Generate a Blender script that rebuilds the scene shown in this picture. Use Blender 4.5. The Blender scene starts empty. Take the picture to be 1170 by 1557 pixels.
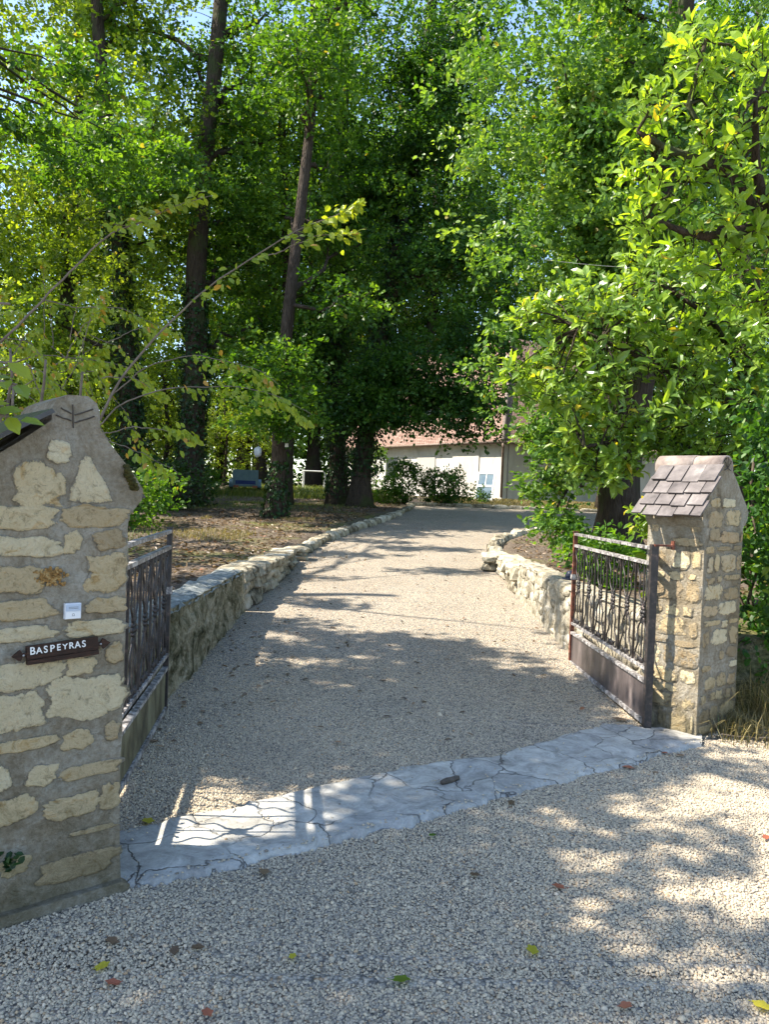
import bpy, math, random
import numpy as np
from mathutils import Vector, Matrix, noise as mnoise

R = math.radians
rng = np.random.default_rng(7)
random.seed(7)
scene = bpy.context.scene
COL = scene.collection

# ------------------------------------------------------------------ camera
FPX, IW, IH = 1170.0, 1170, 1557
ROLL, PITCH, CAMH = R(2.1), R(-1.15), 1.55
cam_data = bpy.data.cameras.new('camera')
cam_data.sensor_fit = 'VERTICAL'
cam_data.sensor_height = 36.0
cam_data.lens = FPX / IH * 36.0
cam_data.clip_start = 0.05
cam_data.clip_end = 2000
cam = bpy.data.objects.new('camera', cam_data)
COL.objects.link(cam)
cam.matrix_world = (Matrix.Translation((0, 0, CAMH)) @ Matrix.Rotation(PITCH, 4, 'X')
                    @ Matrix.Rotation(R(90), 4, 'X') @ Matrix.Rotation(ROLL, 4, 'Z'))
scene.camera = cam

# ------------------------------------------------------------------ light
SUN_EL = R(51.5)
sdir = Vector((-1.0, -0.05, 0)).normalized() * math.cos(SUN_EL) + Vector((0, 0, math.sin(SUN_EL)))
world = bpy.data.worlds.new('World')
scene.world = world
world.use_nodes = True
wn = world.node_tree.nodes
wn.clear()
sky = wn.new('ShaderNodeTexSky')
sky.sky_type = 'NISHITA'
sky.sun_disc = False
sky.sun_elevation = SUN_EL
sky.sun_rotation = math.atan2(sdir.x, sdir.y)
sky.air_density = 1.0
sky.dust_density = 0.6
sky.ozone_density = 1.0
bg = wn.new('ShaderNodeBackground')
bg.inputs['Strength'].default_value = 0.15
wo = wn.new('ShaderNodeOutputWorld')
world.node_tree.links.new(sky.outputs[0], bg.inputs[0])
world.node_tree.links.new(bg.outputs[0], wo.inputs[0])
sd = bpy.data.lights.new('sun', 'SUN')
sd.energy = 5.0
sd.angle = R(0.53)
sd.color = (1.0, 0.91, 0.77)
sun = bpy.data.objects.new('sun', sd)
COL.objects.link(sun)
sun.rotation_euler = sdir.to_track_quat('Z', 'Y').to_euler()
sun.location = (-30, -2, 40)
scene.view_settings.view_transform = 'Standard'
scene.view_settings.look = 'None'
scene.view_settings.exposure = 1.45
scene.view_settings.gamma = 1.0
scene.cycles.max_bounces = 6
scene.cycles.diffuse_bounces = 3
scene.cycles.glossy_bounces = 2
scene.cycles.transmission_bounces = 4
scene.cycles.transparent_max_bounces = 4
scene.cycles.use_denoising = True
scene.cycles.caustics_reflective = False
scene.cycles.caustics_refractive = False

# ------------------------------------------------------------------ picking helpers (pixels of the photograph -> metres)
def ray(px, py):
    x = (px - IW / 2) / FPX
    y = -(py - IH / 2) / FPX
    c, s = math.cos(ROLL), math.sin(ROLL)
    x, y = c * x - s * y, s * x + c * y
    cp, sp = math.cos(PITCH), math.sin(PITCH)
    return np.array([x, cp - sp * y, sp + cp * y])
def at(px, py, Y):
    r = ray(px, py)
    return r * (Y / r[1]) + np.array([0, 0, CAMH])
def on_floor(px, py, z=0.0):
    r = ray(px, py)
    return r * ((z - CAMH) / r[2]) + np.array([0, 0, CAMH])
UU = np.array([2.83, 2.37]); UU = UU / np.linalg.norm(UU)        # along the gateway
VV = np.array([-UU[1], UU[0]])                                    # into the property
PL = np.array([-0.97, 2.92]); PR = np.array([2.14, 5.12])
def on_face(px, py, o=PL):
    n = np.array([UU[1], -UU[0]])
    r = ray(px, py); t = (o @ n) / (r[:2] @ n); p = r * t
    return (p[:2] - o) @ UU, p[2] + CAMH

# ------------------------------------------------------------------ mesh helpers
class Geo:
    def __init__(s): s.V = []; s.F = {}; s.n = 0; s.A = []; s.B = []
    def add(s, V, F, a=0.5, b=1.0):
        V = np.asarray(V, float).reshape(-1, 3)
        for f in (F if isinstance(F, list) and len(F) and isinstance(F[0], np.ndarray) else [F]):
            f = np.asarray(f, int)
            if len(f): s.F.setdefault(f.shape[1], []).append(f + s.n)
        s.V.append(V); s.n += len(V)
        s.A.append(np.broadcast_to(np.asarray(a, float), (len(V),)))
        s.B.append(np.broadcast_to(np.asarray(b, float), (len(V),)))
        return s
    def box(s, c, d, rot=None, a=0.5):
        c = np.asarray(c, float); d = np.asarray(d, float) / 2
        V = np.array([[x, y, z] for x in (-1, 1) for y in (-1, 1) for z in (-1, 1)]) * d
        if rot is not None: V = V @ np.array(rot).T
        F = [[0, 1, 3, 2], [4, 6, 7, 5], [0, 4, 5, 1], [2, 3, 7, 6], [0, 2, 6, 4], [1, 5, 7, 3]]
        return s.add(V + c, F, a)
    def tube(s, P, rad, n=8, a=0.5, cap=True, jit=0.0):
        P = np.asarray(P, float); m = len(P)
        rad = np.broadcast_to(np.asarray(rad, float), (m,))
        T = np.gradient(P, axis=0); T /= np.linalg.norm(T, axis=1)[:, None] + 1e-9
        ref = np.array([0, 0, 1.0]) if abs(T[0][2]) < .8 else np.array([0, 1.0, 0])
        X = np.cross(T, ref); X /= np.linalg.norm(X, axis=1)[:, None] + 1e-9
        Y = np.cross(T, X)
        th = np.arange(n) / n * 2 * math.pi
        rr = rad[:, None] * (1 + (rng.uniform(-jit, jit, (m, n)) if jit else 0))
        V = P[:, None] + rr[..., None] * (np.cos(th)[None, :, None] * X[:, None] + np.sin(th)[None, :, None] * Y[:, None])
        i = np.arange(m - 1)[:, None] * n; j = np.arange(n)[None]; k = (j + 1) % n
        F = np.stack([i + j, i + k, i + n + k, i + n + j], -1).reshape(-1, 4)
        V = V.reshape(-1, 3); Fs = [F]
        if cap:
            V = np.vstack([V, P[0], P[-1]]); jj = np.arange(n); kk = (jj + 1) % n
            Fs += [np.stack([jj * 0 + m * n, kk, jj], -1), np.stack([jj * 0 + m * n + 1, (m - 1) * n + jj, (m - 1) * n + kk], -1)]
        return s.add(V, Fs, a)
    def build(s, name, mat, parent=None, smooth=False, loc=None):
        me = bpy.data.meshes.new(name)
        V = np.concatenate(s.V) if s.V else np.zeros((0, 3))
        if loc is not None: V = V - np.asarray(loc)
        loops, starts, tot = [], [], 0
        for k, fl in s.F.items():
            f = np.concatenate(fl); loops.append(f.ravel())
            starts.append(tot + np.arange(len(f)) * k); tot += f.size
        me.vertices.add(len(V)); me.vertices.foreach_set('co', V.astype(np.float32).ravel())
        if tot:
            L = np.concatenate(loops); S = np.concatenate(starts)
            me.loops.add(len(L)); me.loops.foreach_set('vertex_index', L.astype(np.int32))
            me.polygons.add(len(S)); me.polygons.foreach_set('loop_start', S.astype(np.int32))
            me.polygons.foreach_set('use_smooth', np.full(len(S), bool(smooth)))
        at_ = me.attributes.new('lv', 'FLOAT', 'POINT')
        at_.data.foreach_set('value', np.concatenate(s.A).astype(np.float32))
        B = np.concatenate(s.B)
        if B.min() < 1:
            me.attributes.new('ed', 'FLOAT', 'POINT').data.foreach_set('value', B.astype(np.float32))
        me.update(calc_edges=True)
        me.materials.append(mat)
        o = bpy.data.objects.new(name, me); COL.objects.link(o)
        if parent is not None: o.parent = parent
        if loc is not None and parent is None: o.location = loc
        return o

def tag(o, label=None, cat=None, group=None, kind=None):
    for k, v in (('label', label), ('category', cat), ('group', group), ('kind', kind)):
        if v: o[k] = v
    return o
def empty(name, loc=(0, 0, 0), label=None, cat=None, group=None):
    o = bpy.data.objects.new(name, None); COL.objects.link(o); o.location = [float(v) for v in loc]
    o.empty_display_size = 0.2
    return tag(o, label, cat, group)
def copy_tree(o, parent=None):
    c = o.copy(); COL.objects.link(c); c.parent = parent
    for ch in list(o.children): copy_tree(ch, c)
    return c

# ------------------------------------------------------------------ materials
def lin(c):
    return tuple((v / 255 / 12.92 if v / 255 <= .04045 else ((v / 255 + .055) / 1.055) ** 2.4) for v in c) + (1,)
class NT:
    def __init__(s, name):
        s.m = bpy.data.materials.new(name); s.m.use_nodes = True
        s.t = s.m.node_tree; s.t.nodes.clear()
        s.out = s.n('ShaderNodeOutputMaterial')
    def n(s, typ, **kw):
        nd = s.t.nodes.new(typ)
        for k, v in kw.items():
            if k in nd.bl_rna.properties and k not in ('inputs',): setattr(nd, k, v)
            else: nd.inputs[k.replace('_', ' ')].default_value = v
        return nd
    def l(s, a, b): s.t.links.new(a, b)
    def coord(s, which='Object'): return s.n('ShaderNodeTexCoord').outputs[which]
    def noise(s, vec, scale, detail=4, rough=.6, dist=0):
        n = s.n('ShaderNodeTexNoise'); s.l(vec, n.inputs['Vector'])
        n.inputs['Scale'].default_value = scale; n.inputs['Detail'].default_value = detail
        n.inputs['Roughness'].default_value = rough; n.inputs['Distortion'].default_value = dist
        return n.outputs['Fac']
    def voro(s, vec, scale, feature='F1', rnd=1.0):
        n = s.n('ShaderNodeTexVoronoi'); n.feature = feature; s.l(vec, n.inputs['Vector'])
        n.inputs['Scale'].default_value = scale; n.inputs['Randomness'].default_value = rnd
        return n
    def ramp(s, fac, stops, interp='LINEAR'):
        r = s.n('ShaderNodeValToRGB'); s.l(fac, r.inputs[0]); e = r.color_ramp.elements
        r.color_ramp.interpolation = interp
        while len(e) < len(stops): e.new(.5)
        for i, (p, c) in enumerate(stops):
            e[i].position = p; e[i].color = c if len(c) == 4 else tuple(c) + (1,)
        return r.outputs[0]
    def mix(s, fac, a, b, mode='MIX'):
        m = s.n('ShaderNodeMix', data_type='RGBA'); m.blend_type = mode
        for sock, v in ((m.inputs[0], fac), (m.inputs[6], a), (m.inputs[7], b)):
            if hasattr(v, 'is_output'): s.l(v, sock)
            else: sock.default_value = v
        return m.outputs[2]
    def math(s, op, a, b=0.5):
        m = s.n('ShaderNodeMath'); m.operation = op
        for sock, v in ((m.inputs[0], a), (m.inputs[1], b)):
            if hasattr(v, 'is_output'): s.l(v, sock)
            else: sock.default_value = v
        return m.outputs[0]
    def bump(s, h, strength=.5, dist=.02, normal=None):
        b = s.n('ShaderNodeBump'); s.l(h, b.inputs['Height'])
        b.inputs['Strength'].default_value = strength; b.inputs['Distance'].default_value = dist
        if normal is not None: s.l(normal, b.inputs['Normal'])
        return b.outputs[0]
    def pbr(s, col, rough=.8, normal=None, metal=0, spec=.3):
        p = s.n('ShaderNodeBsdfPrincipled')
        for k, v in (('Base Color', col), ('Roughness', rough), ('Metallic', metal), ('Specular IOR Level', spec)):
            if hasattr(v, 'is_output'): s.l(v, p.inputs[k])
            else: p.inputs[k].default_value = v
        if normal is not None: s.l(normal, p.inputs['Normal'])
        s.l(p.outputs[0], s.out.inputs[0]); s.p = p
        return s.m
    def attr(s): return s.n('ShaderNodeAttribute', attribute_name='lv').outputs['Fac']

def mottled(name, stops, scale=6, bscale=40, bstr=.5, bdist=.01, rough=.85, detail=6, metal=0, use_attr=0.0, spec=.25, stretch=None):
    t = NT(name); c = t.coord()
    if stretch:
        mp = t.n('ShaderNodeMapping'); t.l(c, mp.inputs[0]); mp.inputs['Scale'].default_value = stretch; c = mp.outputs[0]
    f = t.noise(c, scale, detail, .65)
    if use_attr: f = t.math('ADD', f, t.math('MULTIPLY', t.math('SUBTRACT', t.attr(), .5), use_attr))
    col = t.ramp(f, stops)
    return t.pbr(col, rough, t.bump(t.noise(c, bscale, 6, .7), bstr, bdist), metal, spec)

def leaf_mat(name, dark, mid, light, odd, trans=(.5, 1.0), rough=.42, tfac=.4, spec=.35):
    t = NT(name)
    a = t.attr()
    col = t.ramp(a, [(0.0, dark), (.45, mid), (.9, light), (.97, light), (1.0, odd)])
    p = t.n('ShaderNodeBsdfPrincipled')
    t.l(col, p.inputs['Base Color']); p.inputs['Roughness'].default_value = rough
    p.inputs['Specular IOR Level'].default_value = spec
    tr = t.n('ShaderNodeBsdfTranslucent')
    t.l(t.mix(1.0, col, (1.98, 1.8, .42, 1), 'MULTIPLY'), tr.inputs[0])
    ms = t.n('ShaderNodeMixShader'); ms.inputs[0].default_value = tfac
    t.l(p.outputs[0], ms.inputs[1]); t.l(tr.outputs[0], ms.inputs[2]); t.l(ms.outputs[0], t.out.inputs[0])
    return t.m

M = {}
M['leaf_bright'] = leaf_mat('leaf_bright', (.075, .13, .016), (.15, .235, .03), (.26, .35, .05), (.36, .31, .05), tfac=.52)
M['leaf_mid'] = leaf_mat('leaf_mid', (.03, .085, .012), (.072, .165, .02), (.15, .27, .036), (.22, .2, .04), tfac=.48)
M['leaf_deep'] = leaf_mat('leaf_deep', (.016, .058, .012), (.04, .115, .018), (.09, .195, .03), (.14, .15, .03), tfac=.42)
M['oak'] = leaf_mat('oak_leaf', (.045, .115, .02), (.1, .205, .04), (.2, .31, .075), (.3, .26, .07), tfac=.45)
M['ivy'] = leaf_mat('ivy_leaf', (.01, .03, .008), (.02, .055, .012), (.04, .09, .02), (.07, .08, .03), tfac=.2)
M['laurel'] = leaf_mat('laurel_leaf', (.06, .13, .02), (.14, .25, .035), (.26, .38, .06), (.5, .42, .05), rough=.32, tfac=.45, spec=.7)
M['laurel_young'] = leaf_mat('young_laurel_leaf', (.065, .14, .02), (.155, .27, .03), (.27, .4, .05), (.5, .4, .05), rough=.34, tfac=.5, spec=.6)
M['hazel'] = leaf_mat('hazel_leaf', (.08, .14, .02), (.15, .23, .03), (.27, .33, .035), (.4, .24, .06), tfac=.45)
M['yellow_leaf'] = leaf_mat('yellow_leaf', (.3, .3, .03), (.45, .42, .05), (.5, .45, .06), (.5, .4, .05))
M['brown_leaf'] = leaf_mat('brown_leaf', (.07, .045, .03), (.14, .09, .055), (.26, .18, .11), (.3, .1, .05), tfac=.1)
M['red_leaf'] = leaf_mat('red_leaf', (.24, .07, .04), (.3, .1, .06), (.36, .14, .08), (.3, .1, .05), tfac=.1)
M['grass'] = leaf_mat('grass_blade', (.05, .09, .02), (.1, .15, .035), (.2, .22, .07), (.3, .26, .12), tfac=.3)
M['dry_grass'] = leaf_mat('dry_grass_blade', (.1, .09, .04), (.2, .17, .08), (.33, .28, .15), (.1, .14, .04), tfac=.25)

def bark(name, a, b, moss=None):
    t = NT(name); c = t.coord()
    mp = t.n('ShaderNodeMapping'); t.l(c, mp.inputs[0]); mp.inputs['Scale'].default_value = (1, 1, .22)
    v = t.voro(mp.outputs[0], 22, 'DISTANCE_TO_EDGE')
    n = t.noise(mp.outputs[0], 14, 8, .7, .6)
    col = t.ramp(n, [(.25, a), (.75, b)])
    if moss: col = t.mix(t.ramp(t.noise(c, 1.6, 5), [(.5, (0, 0, 0)), (.62, (1, 1, 1))]), col, moss)
    h = t.math('ADD', t.math('MULTIPLY', v.outputs['Distance'], 1.5), n)
    return t.pbr(col, .9, t.bump(h, .9, .04), 0, .15)
M['bark'] = bark('bark_brown', (.02, .015, .012), (.085, .066, .05), (.05, .06, .025, 1))
M['bark_pale'] = bark('bark_pale', (.028, .021, .017), (.1, .078, .062))
M['twig'] = mottled('twig_bark', [(.3, (.05, .038, .028)), (.7, (.12, .095, .07))], 20, 60, .5, .004)
M['grey_twig'] = mottled('grey_twig_bark', [(.3, (.11, .09, .07)), (.7, (.22, .18, .15))], 20, 60, .5, .004)

def pebble_mat():
    t = NT('gravel_pebble'); a = t.attr(); c = t.coord()
    col = t.ramp(a, [(0, (.16, .155, .15)), (.16, (.29, .28, .27)), (.38, (.41, .39, .35)), (.62, (.49, .455, .395)), (.82, (.56, .51, .43)), (.93, (.44, .32, .21)), (1, (.62, .57, .5))])
    n = t.noise(c, 160, 2, .6)
    col = t.mix(.35, col, t.ramp(n, [(.3, (.25, .25, .25)), (.7, (1, 1, 1))]), 'MULTIPLY')
    col = t.mix(1.0, col, (1.14, 1.04, .87, 1), 'MULTIPLY')
    return t.pbr(col, .8, None, 0, .2)
M['pebble'] = pebble_mat()
def gravel_mat():
    t = NT('gravel_surface'); c = t.coord()
    v = t.voro(c, 76); v2 = t.voro(c, 95)
    sep = t.n('ShaderNodeSeparateColor'); t.l(v.outputs['Color'], sep.inputs[0])
    col = t.ramp(sep.outputs[0], [(0, (.15, .15, .155)), (.2, (.28, .275, .27)), (.45, (.42, .4, .37)), (.75, (.52, .475, .41)), (.9, (.45, .33, .23)), (1, (.66, .62, .55))])
    edge = t.ramp(v.outputs['Distance'], [(.35, (1, 1, 1)), (.75, (.3, .3, .3))])
    col = t.mix(.8, col, edge, 'MULTIPLY')
    big = t.noise(c, 1.3, 5, .6)
    col = t.mix(.5, col, t.ramp(big, [(.3, (.72, .7, .68)), (.7, (1, 1, 1))]), 'MULTIPLY')
    col = t.mix(1.0, col, (1.05, 1.0, .9, 1), 'MULTIPLY')
    h = t.math('SUBTRACT', 1.0, v.outputs['Distance'])
    h2 = t.math('ADD', h, t.math('MULTIPLY', t.noise(c, 9, 3), .6))
    return t.pbr(col, .85, t.bump(h2, .9, .012), 0, .2)
M['gravel'] = gravel_mat()
def soil_mat():
    t = NT('soil_and_litter'); c = t.coord()
    n = t.noise(c, .55, 6, .65); f = t.noise(c, 22, 6, .75)
    earth = t.ramp(f, [(.28, (.035, .026, .022)), (.5, (.125, .1, .078)), (.62, (.24, .195, .15)), (.75, (.4, .34, .27))])
    green = t.ramp(f, [(.3, (.05, .06, .02)), (.55, (.16, .16, .06)), (.75, (.34, .3, .16))])
    col = t.mix(t.ramp(n, [(.5, (0, 0, 0)), (.64, (1, 1, 1))]), earth, green)
    v = t.voro(c, 30)
    h = t.math('ADD', f, t.math('MULTIPLY', v.outputs['Distance'], .6))
    return t.pbr(col, .95, t.bump(h, .9, .04), 0, .1)
M['soil'] = soil_mat()
def mortar_nodes(t, c):
    n = t.noise(c, 4, 9, .72, .6); f = t.noise(c, 55, 6, .75)
    col = t.ramp(n, [(.28, (.16, .13, .09)), (.4, (.4, .355, .27)), (.52, (.53, .485, .4)), (.66, (.55, .54, .48)), (.8, (.68, .66, .58))])
    col = t.mix(.75, col, t.ramp(f, [(.3, (.5, .46, .4)), (.62, (1, 1, 1))]), 'MULTIPLY')
    bl = t.ramp(t.noise(c, 1.7, 5, .7), [(.42, (.72, .66, .56)), (.6, (1.05, 1.05, 1.05))])
    col = t.mix(.85, col, bl, 'MULTIPLY')
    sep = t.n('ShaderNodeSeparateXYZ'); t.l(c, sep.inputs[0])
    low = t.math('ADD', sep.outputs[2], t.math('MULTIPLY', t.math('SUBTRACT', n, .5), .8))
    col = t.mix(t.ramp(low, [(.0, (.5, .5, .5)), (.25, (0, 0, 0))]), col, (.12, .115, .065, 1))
    return col, n, f
def mortar_mat():
    t = NT('old_mortar'); c = t.coord()
    col, n, f = mortar_nodes(t, c)
    k = t.noise(c, 18, 7, .75, .5)
    return t.pbr(col, .95, t.bump(t.math('ADD', t.math('MULTIPLY', k, 1.6), t.math('ADD', t.math('MULTIPLY', n, 1.4), f)), 1.0, .022), 0, .1)
M['mortar'] = mortar_mat()
def stone_mat(name):
    t = NT(name); c = t.coord(); a = t.attr()
    mcol, mn, mf = mortar_nodes(t, c)
    n = t.noise(c, 10, 8, .7, 1.2); f = t.noise(c, 80, 6, .8); k = t.noise(c, 24, 7, .75, .5)
    base = t.ramp(a, [(0, (.42, .34, .23)), (.3, (.62, .5, .32)), (.55, (.82, .68, .43)), (.8, (.9, .82, .6)), (1, (.6, .42, .24))])
    stain = t.ramp(n, [(.28, (.38, .25, .13)), (.36, (.85, .68, .45)), (.43, (1, .96, .88)), (.6, (1.08, 1.05, 1)), (.72, (.95, .72, .42))])
    col = t.mix(.85, base, stain, 'MULTIPLY')
    col = t.mix(.6, col, t.ramp(f, [(.3, (.5, .45, .38)), (.46, (1, 1, 1))]), 'MULTIPLY')
    col = t.mix(.6, col, t.ramp(k, [(.36, (.35, .3, .24)), (.46, (1, 1, 1))]), 'MULTIPLY')
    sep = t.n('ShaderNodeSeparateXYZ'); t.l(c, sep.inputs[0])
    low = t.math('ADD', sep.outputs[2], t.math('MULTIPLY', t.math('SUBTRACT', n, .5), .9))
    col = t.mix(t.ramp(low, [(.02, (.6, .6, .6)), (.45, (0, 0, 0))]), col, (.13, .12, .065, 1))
    ed = t.n('ShaderNodeAttribute', attribute_name='ed').outputs['Fac']
    e = t.math('ADD', ed, t.math('MULTIPLY', t.math('SUBTRACT', t.math('ADD', k, t.math('MULTIPLY', n, .6)), .8), 2.6))
    mask = t.ramp(e, [(.2, (0, 0, 0)), (.32, (1, 1, 1))])
    col = t.mix(mask, mcol, col)
    h = t.math('ADD', t.math('MULTIPLY', mask, .5), t.math('ADD', t.math('MULTIPLY', n, 1.4), t.math('ADD', f, t.math('MULTIPLY', k, 1.4))))
    return t.pbr(col, .9, t.bump(h, 1.0, .022), 0, .12)
M['stone'] = stone_mat('rubble_stone')
M['kerb'] = mottled('kerb_stone', [(.28, (.07, .06, .04)), (.42, (.24, .21, .15)), (.55, (.4, .36, .27)), (.72, (.52, .48, .39))], 9, 45, .9, .02, use_attr=.3)
def wall_mat():
    t = NT('weathered_wall'); c = t.coord()
    n = t.noise(c, 4, 8, .7, 1.0); f = t.noise(c, 38, 6, .75)
    v = t.voro(c, 7, 'DISTANCE_TO_EDGE')
    col = t.ramp(n, [(.32, (.035, .034, .02)), (.42, (.15, .14, .085)), (.52, (.36, .32, .22)), (.66, (.6, .54, .41))])
    col = t.mix(.7, col, t.ramp(f, [(.35, (.35, .34, .3)), (.6, (1, 1, 1))]), 'MULTIPLY')
    h = t.math('ADD', t.math('MULTIPLY', t.ramp(v.outputs['Distance'], [(0, (0, 0, 0)), (.12, (1, 1, 1))]), .6), t.math('ADD', n, f))
    return t.pbr(col, .95, t.bump(h, .9, .025), 0, .1)
M['wall_dark'] = wall_mat()
M['wall_top'] = mottled('lichened_coping', [(.3, (.07, .08, .08)), (.5, (.22, .24, .23)), (.65, (.42, .43, .4)), (.8, (.55, .54, .48))], 14, 50, .9, .02)
M['wall_pale'] = mottled('pale_rubble_wall', [(.28, (.1, .085, .055)), (.44, (.26, .23, .17)), (.6, (.42, .38, .3)), (.75, (.55, .51, .43))], 9, 40, .9, .02, use_attr=.3)
def slab_mat():
    t = NT('worn_flagstone'); c = t.coord()
    w = t.n('ShaderNodeTexNoise'); t.l(c, w.inputs['Vector']); w.inputs['Scale'].default_value = 3.5; w.inputs['Detail'].default_value = 5
    wc = t.mix(.16, c, w.outputs['Color'], 'LINEAR_LIGHT')
    v = t.voro(wc, 2.6, 'DISTANCE_TO_EDGE'); vc = t.voro(wc, 2.6)
    crack = t.ramp(v.outputs['Distance'], [(0, (0, 0, 0)), (.015, (1, 1, 1))])
    vein = t.noise(c, 6, 8, .75, 1.2); f = t.noise(c, 60, 6, .7)
    col = t.ramp(vein, [(.3, (.2, .2, .19)), (.45, (.36, .36, .345)), (.58, (.48, .48, .455)), (.72, (.6, .59, .56))])
    sep = t.n('ShaderNodeSeparateColor'); t.l(vc.outputs['Color'], sep.inputs[0])
    col = t.mix(.6, col, t.ramp(sep.outputs[0], [(0, (.72, .72, .72)), (1, (1.15, 1.12, 1.05))]), 'MULTIPLY')
    col = t.mix(.4, col, t.ramp(f, [(.3, (.6, .6, .6)), (.6, (1, 1, 1))]), 'MULTIPLY')
    patchy = t.ramp(t.noise(c, 1.7, 3), [(.48, (1, 1, 1)), (.62, (0, 0, 0))])
    crack2 = t.mix(patchy, (1, 1, 1, 1), crack)
    dirt = t.ramp(t.noise(c, 2.6, 8, .8), [(.42, (.5, .45, .38)), (.56, (1, 1, 1))])
    col = t.mix(.35, col, dirt, 'MULTIPLY')
    col = t.mix(crack2, (.06, .055, .05, 1), col)
    h = t.math('ADD', t.math('MULTIPLY', crack2, .8), t.math('ADD', t.math('MULTIPLY', vein, .7), t.math('MULTIPLY', f, .3)))
    return t.pbr(col, .75, t.bump(h, .7, .015), 0, .3)
M['slab'] = slab_mat()
M['iron'] = mottled('black_painted_iron', [(.35, (.012, .011, .012)), (.55, (.03, .026, .026)), (.68, (.09, .06, .05)), (.8, (.2, .2, .2))], 30, 90, .6, .002, rough=.5, spec=.5)
M['iron_rust'] = mottled('rusty_iron', [(.3, (.03, .02, .018)), (.48, (.1, .04, .028)), (.62, (.24, .08, .045)), (.8, (.3, .26, .24))], 24, 80, .6, .002, rough=.6)
M['iron_worn'] = mottled('worn_rail_paint', [(.34, (.05, .045, .045)), (.48, (.17, .16, .16)), (.58, (.42, .4, .39)), (.75, (.55, .53, .5))], 28, 80, .5, .002, rough=.5, spec=.5)
M['kick'] = mottled('kick_plate_paint', [(.3, (.018, .015, .015)), (.45, (.055, .046, .046)), (.6, (.1, .082, .08)), (.78, (.24, .2, .19))], 5, 60, .4, .002, rough=.42, spec=.5, stretch=(1, 1, .35))
M['kick_mossy'] = mottled('mossy_kick_plate', [(.32, (.03, .026, .02)), (.46, (.11, .1, .06)), (.62, (.2, .19, .12)), (.78, (.3, .28, .2))], 6, 60, .5, .002, rough=.6, stretch=(1, 1, .5))
M['slate'] = mottled('slate_tile', [(.3, (.05, .042, .042)), (.45, (.105, .09, .088)), (.6, (.16, .14, .135)), (.75, (.3, .27, .25))], 7, 50, .5, .004, rough=.6, use_attr=.2, spec=.4)
M['slate_dark'] = mottled('dark_slate_tile', [(.3, (.015, .016, .018)), (.7, (.06, .062, .066))], 7, 50, .5, .004, rough=.35, spec=.5)
M['ridge'] = mottled('ridge_tile', [(.3, (.14, .11, .1)), (.55, (.28, .23, .2)), (.75, (.42, .36, .32))], 9, 50, .6, .006)
M['moss'] = mottled('moss', [(.3, (.03, .03, .008)), (.6, (.1, .09, .02)), (.8, (.16, .13, .04))], 40, 90, 1, .02)
M['lichen'] = mottled('ochre_lichen', [(.3, (.16, .09, .03)), (.5, (.42, .24, .08)), (.65, (.6, .45, .22))], 45, 90, 1, .015)
M['groove'] = mottled('scored_groove', [(.3, (.05, .042, .035)), (.7, (.09, .075, .06))], 40, 90, .3, .002)
M['plaster'] = mottled('lime_plaster', [(.28, (.38, .37, .34)), (.42, (.54, .53, .5)), (.6, (.64, .63, .6)), (.75, (.7, .69, .67))], 1.4, 30, .6, .02, stretch=(1, 1, .5))
M['plaster_grey'] = mottled('shaded_plaster', [(.25, (.4, .38, .35)), (.5, (.54, .52, .48)), (.75, (.63, .61, .57))], 1.2, 30, .5, .02, stretch=(1, 1, .3))  # greyer copy of the plaster: right wing's shade put into its colour; sliding door too
def tile_mat():
    t = NT('clay_roof_tiles'); c = t.coord()
    b = t.n('ShaderNodeTexBrick'); uv = t.coord('UV'); t.l(uv, b.inputs['Vector'])
    b.inputs['Color1'].default_value = (.24, .15, .12, 1); b.inputs['Color2'].default_value = (.36, .26, .22, 1)
    b.inputs['Mortar'].default_value = (.1, .06, .05, 1); b.inputs['Scale'].default_value = 1
    b.inputs['Mortar Size'].default_value = .012; b.inputs['Brick Width'].default_value = .17; b.inputs['Row Height'].default_value = .12
    col = t.mix(.5, b.outputs['Color'], t.ramp(t.noise(c, 1.5, 6, .7), [(.3, (.6, .55, .55)), (.7, (1.1, 1.05, 1.0))]), 'MULTIPLY')
    return t.pbr(col, .85, t.bump(t.math('SUBTRACT', 1.0, b.outputs['Fac']), .8, .02), 0, .2)
M['tiles'] = tile_mat()
M['white_paint'] = mottled('white_paint', [(.3, (.66, .67, .68)), (.7, (.8, .8, .8))], 9, 60, .2, .002, rough=.5)
M['glass'] = mottled('window_glass', [(.3, (.12, .18, .26)), (.7, (.2, .27, .33))], 2, 4, .1, .002, rough=.1, spec=.9)
M['dark_glass'] = mottled('dark_window_glass', [(.3, (.02, .025, .03)), (.7, (.05, .06, .07))], 2, 4, .1, .002, rough=.08, spec=.9)
M['gutter'] = mottled('zinc_gutter', [(.3, (.12, .085, .065)), (.7, (.24, .18, .15))], 8, 40, .3, .003, rough=.5)
M['shutter'] = mottled('grey_wood', [(.3, (.36, .35, .33)), (.7, (.5, .49, .46))], 9, 30, .4, .004, stretch=(4, 4, .3))
M['trailer'] = mottled('blue_grey_trailer_paint', [(.3, (.13, .22, .3)), (.7, (.22, .33, .4))], 5, 40, .3, .003, rough=.5)
M['trailer_blue'] = mottled('deep_blue_tailboard', [(.3, (.015, .03, .16)), (.7, (.03, .06, .26))], 5, 40, .3, .003, rough=.45)
M['rubber'] = mottled('tyre_rubber', [(.3, (.012, .012, .012)), (.7, (.03, .03, .03))], 20, 60, .4, .003, rough=.8)
M['steel'] = mottled('dull_steel', [(.3, (.25, .25, .25)), (.7, (.42, .42, .42))], 12, 60, .3, .002, rough=.45, metal=.6)
M['terracotta'] = mottled('terracotta', [(.3, (.3, .14, .08)), (.7, (.45, .24, .15))], 12, 50, .4, .003)
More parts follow.
